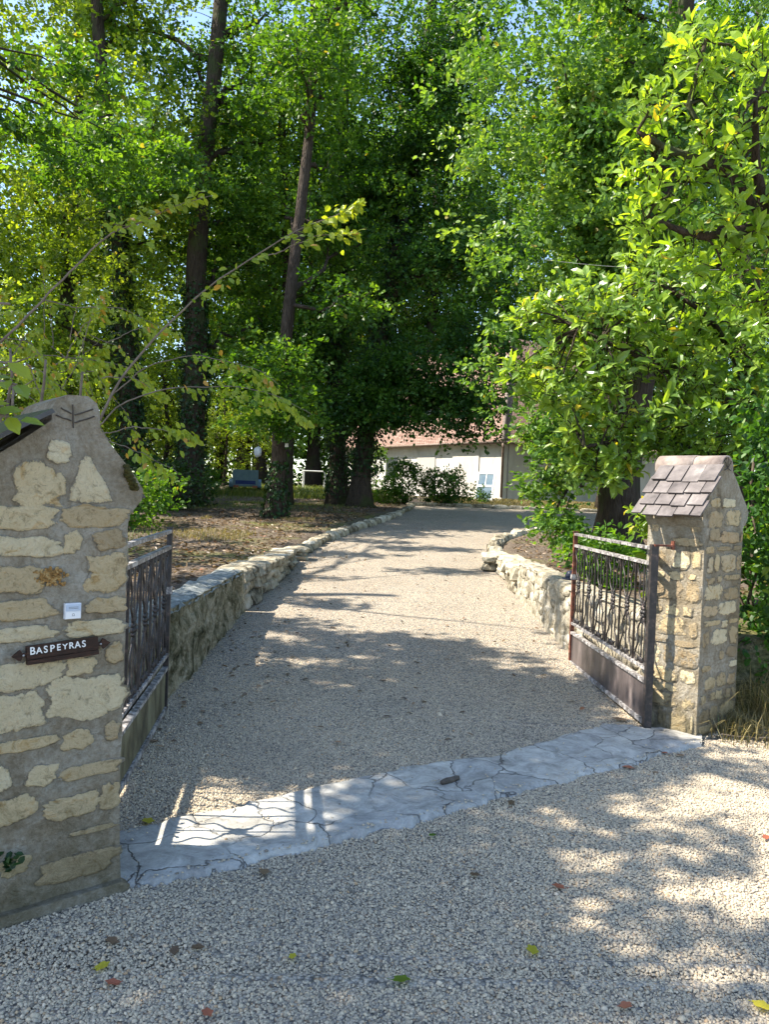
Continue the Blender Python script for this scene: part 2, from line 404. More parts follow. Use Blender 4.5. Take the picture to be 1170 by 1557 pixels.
M['white_plastic'] = mottled('white_plastic', [(.3, (.62, .66, .72)), (.7, (.72, .75, .8))], 6, 60, .1, .001, rough=.4, spec=.5)
M['blue_plastic'] = mottled('pale_blue_plastic', [(.3, (.38, .46, .58)), (.7, (.45, .53, .64))], 6, 60, .1, .001, rough=.3, spec=.5)
M['ink'] = mottled('dark_ink', [(.3, (.08, .09, .1)), (.7, (.12, .13, .14))], 6, 60, .1, .001)
M['sign_wood'] = mottled('brown_varnished_wood', [(.3, (.012, .006, .004)), (.5, (.03, .014, .009)), (.72, (.07, .03, .018))], 30, 80, .6, .002, rough=.5, spec=.25, stretch=(1, 1, 5))
M['lettering'] = mottled('white_lettering', [(.3, (.72, .72, .7)), (.7, (.82, .82, .8))], 20, 60, .1, .001)
M['lamp_black'] = mottled('dark_blue_lamp_plastic', [(.3, (.02, .025, .045)), (.7, (.05, .06, .1))], 12, 60, .3, .002, rough=.4)
M['dead_wood'] = mottled('dead_wood', [(.3, (.04, .035, .03)), (.7, (.13, .11, .09))], 20, 60, .7, .004)
M['cloth_dark'] = mottled('dark_cloth', [(.3, (.03, .04, .09)), (.7, (.3, .12, .13))], 9, 60, .3, .003)

# ------------------------------------------------------------------ terrain
def zd(y):
    y = np.asarray(y, float)
    a = np.clip(y - 6, 0, None)
    soft = np.where(a < 2, a * a / 4, a - 1) + 0
    base = np.where(a <= 0, 0, .055 * np.where(a < 2, a * a / 4 + a * 0, a - 1 + 0))
    z = .055 * np.clip(y - 6.0, 0, 32) + .012 * np.clip(y - 38, 0, 60)
    s = np.clip((y - 5.2) / 1.6, 0, 1)
    return np.where(y < 6.8, .055 * .8 * s * s, z)
LE = np.array([[-1.62, 3.4], [-1.55, 5.1], [-1.53, 6.46], [-1.58, 8.9], [-1.44, 11.16], [-1.5, 13.38], [-1.24, 15.6], [-.69, 18.5], [.25, 22.5], [.75, 25.5], [1.11, 28.9]])
RE = np.array([[2.03, 5.45], [2.0, 6.9], [1.86, 7.6], [1.84, 8.14], [1.83, 9.72], [1.89, 11.72], [1.9, 13.46], [2.09, 15.32], [2.42, 16.78], [3.18, 18.5], [4.0, 19.38], [14, 21.2], [30, 22]])
def xl(y): return np.interp(y, LE[:, 1], LE[:, 0])
def xr(y): return np.interp(y, RE[:, 1], RE[:, 0])
def sstep(x): x = np.clip(x, 0, 1); return x * x * (3 - 2 * x)
def nz(x, y, s):
    return np.sin(x * s * 1.7 + 1.3 * np.sin(y * s * .9)) * np.cos(y * s * 1.3 + 1.1 * np.sin(x * s * 1.1 + .7))
def height(x, y, sink=0.04):
    x = np.asarray(x, float); y = np.asarray(y, float)
    d = zd(y)
    L = sstep((xl(y) - .12 - x) / .25) * sstep((y - 3.55) / .4) * (y < 60)
    hl = np.maximum(.57 + .02 * nz(x, y, .9), d + .14) + .05 * nz(x, y, .5) * sstep((xl(y) - x - 1) / 2)
    hl = np.where(y > 24, d + .14 * (1 - sstep((y - 24) / 3)) + .02, hl)
    Rr = sstep((x - xr(y) - .12) / .25) * sstep((y - 5.5) / .15)
    hr = np.maximum(.6 + .02 * nz(x, y, .8), d + .12) + .03 * nz(x, y, .6) * sstep((x - xr(y) - 1) / 2)
    gv = (x - PR[0]) * VV[0] + (y - PR[1]) * VV[1]                 # beyond the gate line right of the pillar
    gu = (x - PR[0]) * UU[0] + (y - PR[1]) * UU[1]
    side = sstep((gu - .75) / .5) * sstep((gv + .1) / .5) * .55
    z = d + L * (hl - d) + Rr * (hr - d)
    z = np.where((y < 8) & (gu > .6) & (x > 2.5), np.maximum(z, d + side), z)
    inside = (1 - L) * (1 - Rr)
    return z - sink * inside

def grid_mesh(name, xs, ys, zf, mat, keep=None):
    X, Y = np.meshgrid(xs, ys); Z = zf(X, Y)
    V = np.stack([X, Y, Z], -1).reshape(-1, 3)
    nx = len(xs); i = np.arange(len(ys) - 1)[:, None] * nx; j = np.arange(nx - 1)[None]
    F = np.stack([i + j, i + j + 1, i + nx + j + 1, i + nx + j], -1).reshape(-1, 4)
    g = Geo().add(V, F)
    return g.build(name, mat, smooth=True)
xs = np.concatenate([np.linspace(-400, -14, 24)[:-1], np.arange(-14, 14, .14), np.linspace(14, 400, 24)])
ys = np.concatenate([np.linspace(-60, -2, 12)[:-1], np.arange(-2, 34, .16), np.linspace(34, 600, 40)])
tag(grid_mesh('ground', xs, ys, height, M['soil']), kind='structure')

# gravel surface: forecourt and drive as one sheet between the side walls
def drive_sheet():
    g = Geo(); rows = []
    ysr = np.concatenate([np.linspace(-30, 0, 10)[:-1], np.arange(0, 28.9, .2)])
    n = 60
    for y in ysr:
        if y < 5.0: a, b = -14.0, 14.0
        if y >= 0:
            gl = -1.62 - .3; a = -14.0 if y < 2.6 else gl
            # right limit follows the gate line towards the verge
            b = 14.0 if y < 2.6 else (2.25 + (y - 2.6) * .0 if y > 5.3 else 14.0)
            if y > 5.2: b = 2.12
            if y > 5.4: b = float(xr(y)) + .1
            if y > 3.0: a = float(xl(y)) - .1
        else: a, b = -14.0, 14.0
        x = np.linspace(a, b, n)
        z = zd(np.full(n, y)) + .008 * nz(x, np.full(n, y), 1.1)
        rows.append(np.stack([x, np.full(n, y), z], -1))
    V = np.array(rows).reshape(-1, 3)
    i = np.arange(len(ysr) - 1)[:, None] * n; j = np.arange(n - 1)[None]
    g.add(V, np.stack([i + j, i + j + 1, i + n + j + 1, i + n + j], -1).reshape(-1, 4))
    return g.build('gravel_drive', M['gravel'], smooth=True)
tag(drive_sheet(), kind='structure')

# stone threshold between the pillars
TOPE = np.array([on_floor(*p)[:2] for p in [(176, 1272), (260, 1247), (330, 1234), (400, 1218), (470, 1203), (560, 1181), (630, 1166), (700, 1156), (760, 1150), (820, 1132), (880, 1112), (930, 1103), (990, 1108), (1068, 1122)]])
BOTE = np.array([on_floor(*p)[:2] for p in [(170, 1358), (250, 1350), (330, 1330), (450, 1300), (520, 1282), (560, 1270), (640, 1252), (740, 1225), (800, 1205), (850, 1196), (905, 1180), (960, 1170), (1010, 1150), (1068, 1138)]])
def threshold():
    m, k = 220, 26
    s = np.linspace(0, 1, m)
    A = np.stack([np.interp(s, np.linspace(0, 1, len(TOPE)), TOPE[:, i]) for i in (0, 1)], -1)
    B = np.stack([np.interp(s, np.linspace(0, 1, len(BOTE)), BOTE[:, i]) for i in (0, 1)], -1)
    n1 = np.array([mnoise.noise(Vector((v * 26, 0, 0))) + .5 * mnoise.noise(Vector((v * 90, 5, 0))) for v in s]) * .05
    n2 = np.array([mnoise.noise(Vector((v * 26, 9, 0))) + .5 * mnoise.noise(Vector((v * 90, 7, 0))) for v in s]) * .05
    d = (A - B) / np.linalg.norm(A - B, axis=1)[:, None]
    A = A + d * n1[:, None]; B = B + d * n2[:, None]
    t = np.linspace(0, 1, k)
    P = B[:, None] * (1 - t)[None, :, None] + A[:, None] * t[None, :, None]
    Z = np.array([[.026 + .010 * mnoise.noise(Vector((p[0] * 2.2, p[1] * 2.2, 3))) + .004 * mnoise.noise(Vector((p[0] * 9, p[1] * 9, 3))) for p in r] for r in P])
    Z[:, 0] -= .035; Z[:, -1] -= .035; Z[:, 1] -= .006; Z[:, -2] -= .006
    V = np.concatenate([P, Z[..., None]], -1).reshape(-1, 3)
    i = np.arange(m - 1)[:, None] * k; j = np.arange(k - 1)[None]
    g = Geo().add(V, np.stack([i + j, i + k + j, i + k + j + 1, i + j + 1], -1).reshape(-1, 4))
    return g.build('stone_threshold', M['slab'], smooth=True)
tag(threshold(), kind='structure')

# loose pebbles near the viewer
def inpoly_thr(x, y, grow=0.0):
    c = (TOPE[:, :] + BOTE[:, :]) / 2
    # signed test: point lies between the two edges along the gateway direction
    p = np.stack([x, y], -1) - PL
    u = p @ UU; v = p @ VV
    tu, tv = (TOPE - PL) @ UU, (TOPE - PL) @ VV
    bu, bv = (BOTE - PL) @ UU, (BOTE - PL) @ VV
    return (v < np.interp(u, tu, tv) - .02 + grow) & (v > np.interp(u, bu, bv) + .02 - grow) & (u > -.05) & (u < 4)
def pebbles(n, y0, y1, size, margin, thin_from, name, seed):
    r = np.random.default_rng(seed)
    y = r.uniform(y0, y1, n * 2); hw = .56 * y + margin
    x = r.uniform(-1, 1, n * 2) * (.56 * y1 + margin)
    k = np.abs(x) < hw
    thin = np.clip(1 - (y - thin_from) / (y1 - thin_from), 0, 1)
    k &= r.random(n * 2) < np.where(y > thin_from, thin, 1)
    onthr = inpoly_thr(x, y)
    k &= ~(onthr & (r.random(n * 2) > np.where(inpoly_thr(x, y, -.04), .006, .09)))
    gate_v = (x - PL[0]) * VV[0] + (y - PL[1]) * VV[1]
    gate_u = (x - PL[0]) * UU[0] + (y - PL[1]) * UU[1]
    k &= ~((gate_v > 0) & ((gate_u < .0) | (gate_u > 4.05))) | ((y > 3.3) & (y < y1) & (x > xl(y) + .02) & (x < 1.8))
    k &= ~((y > 5.5) & (x > xr(y)))
    x, y, onthr = x[k], y[k], onthr[k]; n = len(x)
    rad = size * np.exp(r.normal(0, .28, n)) / 2
    ang = r.uniform(0, 6.28, n); el = r.uniform(.6, 1, n); hz = rad * r.uniform(.55, .95, n)
    T = 5
    th = np.arange(T) / T * 6.283
    z0 = zd(y) + .008 * nz(x, y, 1.1) + r.uniform(-.003, .004, n) + onthr * .028
    tilt = r.normal(0, .28, (n, 2))
    V = np.zeros((n, 11, 3))
    for ring, (sc, zz) in enumerate(((1.0, .0), (.82, .62))):
        jit = r.uniform(.8, 1.15, (n, T))
        lx = np.cos(th)[None] * rad[:, None] * sc * jit; ly = np.sin(th)[None] * (rad * el)[:, None] * sc * jit
        c, s_ = np.cos(ang)[:, None], np.sin(ang)[:, None]
        X = lx * c - ly * s_; Y = lx * s_ + ly * c
        V[:, ring * T:(ring + 1) * T] = np.stack([X, Y, hz[:, None] * zz + (X * tilt[:, :1] + Y * tilt[:, 1:]) * (.9 if ring else .0)], -1)
    V[:, 10, 2] = hz
    V += np.stack([x, y, z0], -1)[:, None]
    j = np.arange(T); k2 = (j + 1) % T
    q = np.stack([j, k2, T + k2, T + j], -1); t3 = np.stack([T + j, T + k2, j * 0 + 10], -1)
    off = (np.arange(n) * 11)[:, None, None]
    g = Geo().add(V.reshape(-1, 3), [(q[None] + off).reshape(-1, 4), (t3[None] + off).reshape(-1, 3)], np.repeat(np.clip(r.normal(.48, .24, n) + .09 * nz(x, y, 1.3) + .06 * nz(x + 5, y, 3.1), 0, 1), 11))
    o = g.build(name, M['pebble'], smooth=True)
    return tag(o, 'loose pale grey and cream gravel covering the forecourt and drive', 'gravel', kind='stuff')
pebbles(440000, 1.95, 7.2, .0098, .4, 4.4, 'gravel_pebbles', 3)

# ------------------------------------------------------------------ leaves
TPL = {
 'quad': (np.array([[0, 0, 0], [.45, .5, .06], [1, 0, -.06], [.45, -.5, .06]]), [np.array([[0, 1, 2, 3]])]),
 'hex': (np.array([[0, 0, 0], [.28, .42, .08], [.72, .4, .05], [1, 0, -.08], [.72, -.4, .05], [.28, -.42, .08]]), [np.array([[0, 1, 2, 3], [0, 3, 4, 5]])]),
 'curl': (np.array([[0, 0, 0], [.35, 0, .05], [.68, 0, -.04], [.88, 0, -.26], [.3, .36, .14], [.66, .4, .07], [.3, -.4, .06], [.64, -.3, .1]]),
          [np.array([[0, 4, 1], [2, 5, 3], [0, 1, 6], [2, 3, 7]])[:, ::-1], np.array([[1, 4, 5, 2], [1, 2, 7, 6]])]),
 'full': (np.array([[0, 0, 0], [.35, 0, -.0], [.7, 0, -.03], [1, 0, -.12], [.3, .42, .07], [.68, .42, .04], [.3, -.42, .07], [.68, -.42, .04]]),
          [np.array([[0, 4, 1], [2, 5, 3], [0, 1, 6], [2, 3, 7]])[:, ::-1], np.array([[1, 4, 5, 2], [1, 2, 7, 6]])]),
}
def unit(a): return a / (np.linalg.norm(a, axis=-1, keepdims=True) + 1e-9)
def add_leaves(g, P, D, N, L, W, kind, lv):
    T, F = TPL[kind]; n = len(P); k = len(T)
    D = unit(D); S = unit(np.cross(D, N)); N = np.cross(S, D)
    L = np.broadcast_to(L, (n,))[:, None, None]; W = np.broadcast_to(W, (n,))[:, None, None]
    V = P[:, None] + T[None, :, 0:1] * L * D[:, None] + T[None, :, 1:2] * W * S[:, None] + T[None, :, 2:3] * L * N[:, None]
    off = (np.arange(n) * k)[:, None, None]
    g.add(V.reshape(-1, 3), [(f[None] + off).reshape(-1, f.shape[1]) for f in F], np.repeat(lv, k))

def leaf_clumps(g, C, per, rad, size, kind='quad', flat=.55, droop=.25, seed=0, lvc=None, up=.6, spray=None):
    """C clump centres; per leaves in each, Gaussian spread rad"""
    r = np.random.default_rng(seed); m = len(C)
    if spray is None: spray = size * 1.6
    rad = np.broadcast_to(rad, (m,))
    if lvc is None: lvc = r.uniform(.2, .65, m)
    idx = np.repeat(np.arange(m), per); n = len(idx)
    ns = max(2, per // 9); qs = r.normal(0, 1, (m * ns, 3))
    qs *= (np.minimum(np.linalg.norm(qs, axis=1), 1.8) / (np.linalg.norm(qs, axis=1) + 1e-9))[:, None]
    sp = idx * ns + r.integers(0, ns, n)
    dirs = unit(r.normal(0, 1, (m * ns, 3)) * [1, 1, .4] + qs * .8)
    along = r.uniform(-1, 1, n)[:, None] * spray
    q = qs[sp].copy(); q[:, 2] *= flat
    P = C[idx] + q * rad[idx][:, None] * .66 + dirs[sp] * along + r.normal(0, spray * .28, (n, 3))
    P[:, 2] -= droop * (q[:, 0] ** 2 + q[:, 1] ** 2) * rad[idx] * .3
    q = q * .4 + dirs[sp] * .8
    D = unit(q + r.normal(0, .7, (n, 3)) + np.array([0, 0, -.25]))
    N = unit(r.normal(0, .75, (n, 3)) + np.array([0, 0, up]))
    L = size * r.uniform(.55, 1.35, n)
    lv = np.clip(lvc[idx] + r.normal(0, .12, m * ns)[sp] + r.normal(0, .1, n), 0, .96)
    lv[r.random(n) < .008] = 1.0
    add_leaves(g, P, D, N, L, L * .72, kind, lv)

def bez(a, b, sag=0.0, n=7, wob=0.0, r=random):
    a = np.asarray(a, float); b = np.asarray(b, float)
    t = np.linspace(0, 1, n)[:, None]
    P = a * (1 - t) + b * t
    P[:, 2] += sag * 4 * (t * (1 - t))[:, 0]
    if wob:
        w = rng.normal(0, wob, (n, 3)); w[0] = w[-1] = 0; P += w
    return P

def make_tree(name, trunk, r0, r1, blobs, nlimb, per, rad, lsize, leafm, barkm, seed, label, group=None, cl_density=1.0, kind='quad', ivy=None, twigs=True, cat='tree', fill=0.35):
    """trunk: world polyline; blobs: (centre, radii, number of clumps)"""
    r = np.random.default_rng(seed)
    trunk = np.asarray(trunk, float); base = trunk[0].copy()
    root = empty(name, base, label, cat, group)
    n = 26; s = np.linspace(0, 1, len(trunk)); q = np.linspace(0, 1, n)
    T = np.stack([np.interp(q, s, trunk[:, i]) for i in range(3)], -1)
    for _ in range(2): T[1:-1] = (T[:-2] + 2 * T[1:-1] + T[2:]) / 4
    T += np.cumsum(r.normal(0, r0 * .03, (n, 3)), 0) * np.array([1, 1, 0])
    rr = r0 + (r1 - r0) * q ** .8
    rr = rr * (1 + .75 * np.exp(-q * n * .9))
    g = Geo(); P = T.copy(); P[0, 2] -= .25
    g.tube(P, rr, 14, jit=.06)
    for k in range(5):                                             # root flare
        a = k * 1.26 + r.uniform(0, .5); o = np.array([math.cos(a), math.sin(a), 0])
        g.tube([T[0] + o * r0 * .5 + [0, 0, .35], T[0] + o * r0 * 1.2 + [0, 0, .08], T[0] + o * r0 * 2.2 + [0, 0, -.12]], [r0 * .4, r0 * .3, r0 * .12], 7)
    C = []; LV = []
    if name in ('tall_tree', 'slim_tree', 'ivy_clad_tree'): cl_density = 1.2
    for bi, (c, rad3, num) in enumerate(blobs):
        c = np.asarray(c, float); rad3 = np.asarray(rad3, float)
        nl = max(1, int(nlimb * (1 if len(blobs) == 1 else num / max(1, sum(b[2] for b in blobs)))))
        m = max(2, int(num * cl_density)); done = 0
        for li in range(nl):
            d = unit(r.normal(0, 1, 3)); e = c + d * rad3 * r.uniform(.55, .98)
            # start on the trunk a bit below the end point
            zt = e[2] - np.linalg.norm((e - T[np.argmin(np.abs(T[:, 2] - e[2]))])[:2]) * r.uniform(.35, .8)
            zt = min(max(zt, T[0, 2] + .18 * (T[-1, 2] - T[0, 2])), T[-1, 2]); k = int(np.argmin(np.abs(T[:, 2] - zt)))
            limb = bez(T[k], e, r.uniform(-.1, .3), 9, .09)
            w = min(rr[k] * .5, .03 + .018 * np.linalg.norm(e - T[k]))
            g.tube(limb, np.linspace(w, .012, 9), 6)
            cnt = int(m * (1 - fill) / nl)
            for ci in range(cnt):
                t = r.uniform(.35, 1.0) ** .7; p = limb[min(8, int(t * 8))]
                off = r.normal(0, .3, 3) * rad3 * .55
                cc = p + off
                if (((cc - c) / rad3) ** 2).sum() > 1.1: cc = c + (cc - c) / math.sqrt((((cc - c) / rad3) ** 2).sum())
                C.append(cc); LV.append(r.uniform(.02, .85))
                if twigs and ci % 3 == 0: g.tube(bez(p, cc, .05, 4, .03), np.linspace(.018, .006, 4), 4, cap=False)
        for ci in range(int(m * fill)):
            d = unit(r.normal(0, 1, 3)) * r.uniform(.4, 1) ** .4
            C.append(c + d * rad3); LV.append(r.uniform(.02, .85))
    C = np.array(C); LV = np.array(LV)
    g.build('trunk', barkm, root, True, base)
    f = Geo()
    leaf_clumps(f, C, per, rad * r.uniform(.7, 1.3, len(C)), lsize, kind, seed=seed + 1, lvc=LV)
    f.build('crown', leafm, root, False, base)
    if ivy:
        iv = Geo(); z0, z1, num, th = ivy
        k = r.uniform(0, 1, num); zz = z0 + (z1 - z0) * k
        idx = np.interp(zz, T[:, 2], np.arange(n)); i0 = np.clip(idx.astype(int), 0, n - 2); fr = (idx - i0)[:, None]
        ctr = T[i0] * (1 - fr) + T[i0 + 1] * fr
        a = r.uniform(0, 6.283, num); rad_ = np.interp(zz, T[:, 2], rr) + th * np.abs(r.normal(0, .5, num)) * (1 + .6 * np.sin(zz * 1.9 + seed))
        o = np.stack([np.cos(a), np.sin(a), np.zeros(num)], -1)
        P = ctr + o * rad_[:, None]
        D = unit(np.array([0, 0, -1.0]) + r.normal(0, .5, (num, 3)) + o * .5)
        N = unit(o + r.normal(0, .5, (num, 3)))
        L = r.uniform(.07, .13, num)
        add_leaves(iv, P, D, N, L, L * .9, 'quad', np.clip(r.normal(.4, .22, num), 0, 1))
        iv.build('ivy', M['ivy'], root, False, base)
    return root

def pxline(pts, Y): return [at(x, y, Y) for x, y in pts]
def zrel(px, py, Y): return at(px, py, Y)

# ---- the tall trees round the drive (trunks traced from the photograph, each at its own distance)
def gz(x, y): return float(height(x, y))
TR = []
def base_fix(P):
    P = [np.array(p) for p in P]; P[0][2] = gz(P[0][0], P[0][1]) - .02; return P
# A: tall ivy-clad trunk on the left lawn
A = base_fix(pxline([(285, 768), (292, 660), (300, 530), (300, 400), (310, 270), (325, 130), (337, 10), (345, -120)], 22.4))
make_tree('tall_tree', A, .40, .17, [((-5.4, 24.6, 11.5), (3.4, 2.2, 4.2), 140), ((-6.4, 24.2, 16), (3.4, 3.4, 3), 110), ((-4.4, 23.8, 7.6), (2.0, 1.2, 1.8), 26)], 20, 85, .62, .125, M['leaf_mid'], M['bark'], 11,
          'tall tree with ivy-dark trunk leaning right, standing on the lawn beyond the left pillar', ivy=(1.1, 7.5, 2600, .14))
# B: slim bare trunk left of the drive
B = base_fix(pxline([(418, 785), (424, 690), (428, 600), (436, 500), (447, 400), (460, 290), (470, 200), (476, 60), (480, -100)], 20.2))
make_tree('slim_tree', B, .205, .11, [((-1.8, 22.6, 11.5), (2.8, 1.8, 3.2), 110), ((-1.8, 21.6, 15), (3, 3, 2.6), 90), ((-1.5, 20.8, 7.2), (1.6, 1.5, 1.1), 16), (tuple(at(400, 560, 18.6)), (1.2, .9, 1.3), 40), (tuple(at(470, 90, 19)), (1.6, 1.4, 1.4), 40), (tuple(at(440, 640, 18.8)), (.7, .6, .5), 12)], 16, 80, .58, .12, M['leaf_mid'], M['bark_pale'], 12,
          'slim tree with bare reddish-grey trunk nearest the left kerb of the drive', ivy=(.9, 2.4, 500, .06))
B2 = base_fix(pxline([(434, 768), (440, 640), (436, 500), (432, 400), (428, 250), (424, 60)], 24.4))
make_tree('slim_tree', B2, .17, .1, [((-3.2, 24.6, 9.5), (2.6, 2.4, 3.2), 90), ((-3.2, 25, 14.5), (3, 3, 3), 80), ((-3.4, 24.8, 5.4), (1.6, 1.5, 1.0), 22)], 14, 80, .58, .12, M['leaf_mid'], M['bark'], 13,
          'thin dark tree half hidden behind the slim bare-trunked one')
# C1, C2: twin trunks by the drive
C1 = base_fix(pxline([(515, 762), (515, 680), (514, 600), (515, 520), (517, 430), (520, 300), (528, 100), (530, -50)], 26))
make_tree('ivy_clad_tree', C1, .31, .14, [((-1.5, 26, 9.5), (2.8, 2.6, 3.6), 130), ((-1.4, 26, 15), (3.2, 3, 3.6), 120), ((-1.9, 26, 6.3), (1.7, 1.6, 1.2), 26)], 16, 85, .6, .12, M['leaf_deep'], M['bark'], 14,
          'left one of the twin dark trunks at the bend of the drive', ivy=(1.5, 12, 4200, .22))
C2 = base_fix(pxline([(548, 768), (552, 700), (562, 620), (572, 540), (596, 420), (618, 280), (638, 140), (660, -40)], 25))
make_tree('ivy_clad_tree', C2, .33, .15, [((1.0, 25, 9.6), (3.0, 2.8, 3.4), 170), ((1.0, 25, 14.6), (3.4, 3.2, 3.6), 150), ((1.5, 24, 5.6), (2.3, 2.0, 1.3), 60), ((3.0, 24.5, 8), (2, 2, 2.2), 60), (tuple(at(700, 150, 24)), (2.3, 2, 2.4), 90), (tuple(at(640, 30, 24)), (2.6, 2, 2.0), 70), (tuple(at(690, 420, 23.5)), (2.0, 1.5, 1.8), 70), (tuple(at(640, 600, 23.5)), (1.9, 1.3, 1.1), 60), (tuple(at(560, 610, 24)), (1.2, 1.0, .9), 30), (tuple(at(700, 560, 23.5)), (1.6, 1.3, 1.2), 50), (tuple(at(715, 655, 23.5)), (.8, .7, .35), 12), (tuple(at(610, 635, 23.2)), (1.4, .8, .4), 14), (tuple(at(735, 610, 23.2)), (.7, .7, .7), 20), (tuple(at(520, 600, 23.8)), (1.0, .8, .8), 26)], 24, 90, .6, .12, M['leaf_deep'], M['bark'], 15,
          'right-leaning ivy-covered tree, right one of the twin trunks beside the house', ivy=(2.2, 15, 7000, .3))
# E: left trunk
E_ = base_fix(pxline([(205, 765), (200, 660), (192, 560), (184, 450), (178, 350), (160, 200), (145, 60), (138, -100)], 22.2))
make_tree('tall_tree', E_, .33, .15, [((-8.4, 22, 11), (3.3, 3, 4.2), 150), ((-9.0, 22, 15.5), (3.4, 3, 3), 90), ((-9.4, 21.4, 6.5), (2.0, 2, 1.8), 30)], 18, 80, .62, .13, M['leaf_bright'], M['bark'], 16,
          'ivy-clad tree rising just right above the roof of the left pillar', ivy=(1.1, 10, 4200, .22))
# D: thick trunk behind the right gate
D_ = [(3.75, 12.4, gz(3.75, 12.4) - .02), (3.8, 12.4, 2.0), (4.0, 12.4, 4.0), (4.1, 12.3, 6.0), (4.3, 12.2, 8.5), (4.3, 12, 11)]
make_tree('oak_tree', D_, .36, .17, [((3.1, 11.2, 5.6), (1.9, 1.8, 1.8), 95), ((5.0, 11.6, 6.6), (2.4, 2, 2.2), 120), ((4.4, 12.4, 9.2), (3.4, 2.8, 2.4), 230), (tuple(at(800, 150, 11.2)), (1.3, 1.3, 1.1), 80), (tuple(at(880, 60, 11.5)), (1.6, 1.5, 1.0), 90), (tuple(at(820, 330, 11.5)), (1.3, 1.2, 1.2), 90), (tuple(at(930, 400, 11.5)), (1.3, 1.2, 1.2), 70), ((2.0, 11.8, 7.0), (1.0, 1.2, 1.0), 24), ((3.3, 12.5, 3.5), (1.0, .9, .6), 22), (tuple(at(800, 640, 12)), (.55, .6, .5), 16), (tuple(at(790, 545, 11.5)), (.6, .7, .7), 26), (tuple(at(850, 735, 11.5)), (.5, .5, .5), 12), (tuple(at(820, 735, 12)), (.25, .3, .25), 6), (tuple(at(850, 800, 11.5)), (.25, .3, .2), 5), (tuple(at(850, 660, 11.5)), (.6, .6, .5), 22)], 34, 95, .34, .08, M['oak'], M['bark'], 17,
          'thick dark-trunked oak standing directly behind the open right gate leaf', kind='hex')

# ---- understorey on the left lawn and behind
spots = [(-9.5, 17.5, 3.4, 5.0, 'leaf_bright', 41), (-12.5, 20, 3.5, 6.2, 'leaf_bright', 42), (-8.0, 27.5, 2.6, 4.6, 'leaf_bright', 43), (-9.5, 29, 3.3, 6.0, 'leaf_bright', 44), (-14, 27, 3.6, 6.6, 'leaf_bright', 45)]
names = ['bright green young tree at the left edge of the lawn behind the pillar roof', 'leafy young tree farthest left beyond the lawn',
         'sunlit young tree behind the blue trailer', 'pale green young tree beyond the two tall trees on the left lawn', 'tall young tree filling the left edge behind the lawn']
for (x, y, rw, hh, mt, sd_), lb in zip(spots, names):
    z = gz(x, y)
    make_tree('young_tree', [(x, y, z), (x + .2, y, z + hh * .5), (x - .1, y, z + hh)], .12, .05, [((x, y, z + hh * .62), (rw * .75, rw * .7, hh * .5), 95)], 12, 80, .5, .1, M[mt], M['bark'], sd_, lb, group='young trees in the wood', cat='tree')

yt = [o for o in bpy.data.objects if o.name.startswith('young_tree') and o.get('label', '').startswith('pale green')][0]
yl = ['small leafy tree low in the wood left of the trailer', 'small leafy tree low in the wood between the tall left trunks', 'small leafy tree behind the metal frame stand', 'low leafy tree in the deep shade behind the left trunks',
      'low leafy tree at the back of the lawn at far left', 'low leafy tree filling the gap behind the twin trunks', 'low leafy tree behind the slim trunks']
for i, (x, y, s) in enumerate([(-8.8, 33, .7), (-12.8, 33, .85), (-7.6, 46, .85), (-12, 24.5, .7), (-17, 30, 1), (-9.5, 45, .9), (-12, 43, .9)]):
    o = copy_tree(yt); o.location = (x, y, gz(x, y) - .35); o.rotation_euler = (0, 0, 1.3 * i + .5); o.scale = (s, s, s); o['label'] = yl[i]
# ---- background wood: prototypes copied
def proto(seed, mt, lb):
    return make_tree('woodland_tree', [(0, 0, 0), (.3, .1, 6), (.1, -.2, 12), (.2, 0, 17)], .32, .1,
                     [((0, 0, 5.2), (3.4, 3.4, 3.6), 110), ((.3, 0, 10.5), (4.0, 4.0, 4.0), 150), ((0, 0, 15.5), (3.4, 3.4, 3.6), 110)], 22, 90, .68, .145, M[mt], M['bark'], seed, lb, 'woodland trees behind the lawn and the house')
protos = [proto(21, 'leaf_bright', 'leafy woodland tree standing among others beyond the lawn'), proto(22, 'leaf_mid', 'leafy woodland tree standing among others beyond the lawn')]
bgp = [(-19, 30.5), (-12.6, 30), (-8.5, 52), (-2.5, 55), (2.5, 54), (-24, 29), (-17.5, 51), (-10.5, 56), (-5, 52.5), (-27, 40), (-22, 54), (8, 56), (14, 52), (20, 46), (-0.5, 60), (-13, 60),
       (12.5, 27), (17.5, 31), (14.5, 19), (24, 38), (18.5, 24), (11, 16.2), (5.5, 62), (-6, 66), (9.2, 31.5), (12.5, 33.5), (-21, 24), (-15, 22.5)]
first = {0: True, 1: True}
for i, (x, y) in enumerate(bgp):
    k = 0 if x < -2 and i % 3 != 2 else 1
    o = protos[k] if first[k] else copy_tree(protos[k]); first[k] = False
    o.location = (x, y, gz(x, y) - .1); o.rotation_euler = (0, 0, i * 1.7); s = .95 + .3 * ((i * 37) % 10) / 10 + (.3 if y > 50 else 0)
    if i in (21,): s = .62
    o.scale = (s, s, s * 1.05)
far = Geo()
r_ = np.random.default_rng(5)
th = r_.uniform(R(20), R(160), 2600); dist = r_.uniform(70, 100, 2600)
Cf = np.stack([np.cos(th) * dist, np.sin(th) * dist, 1.5 + r_.uniform(0, 1, 2600) ** .8 * 15], -1)
leaf_clumps(far, Cf, 34, 1.7, .42, seed=9)
th = r_.uniform(R(45), R(150), 4200); dist = r_.uniform(56, 66, 4200)
Cf = np.stack([np.cos(th) * dist, np.sin(th) * dist, 1.2 + r_.uniform(0, 1, 4200) ** 1.2 * 24], -1)
Cf = Cf[(Cf[:, 0] < -8) | (Cf[:, 1] > 56)]
leaf_clumps(far, Cf, 40, 1.6, .34, seed=19)
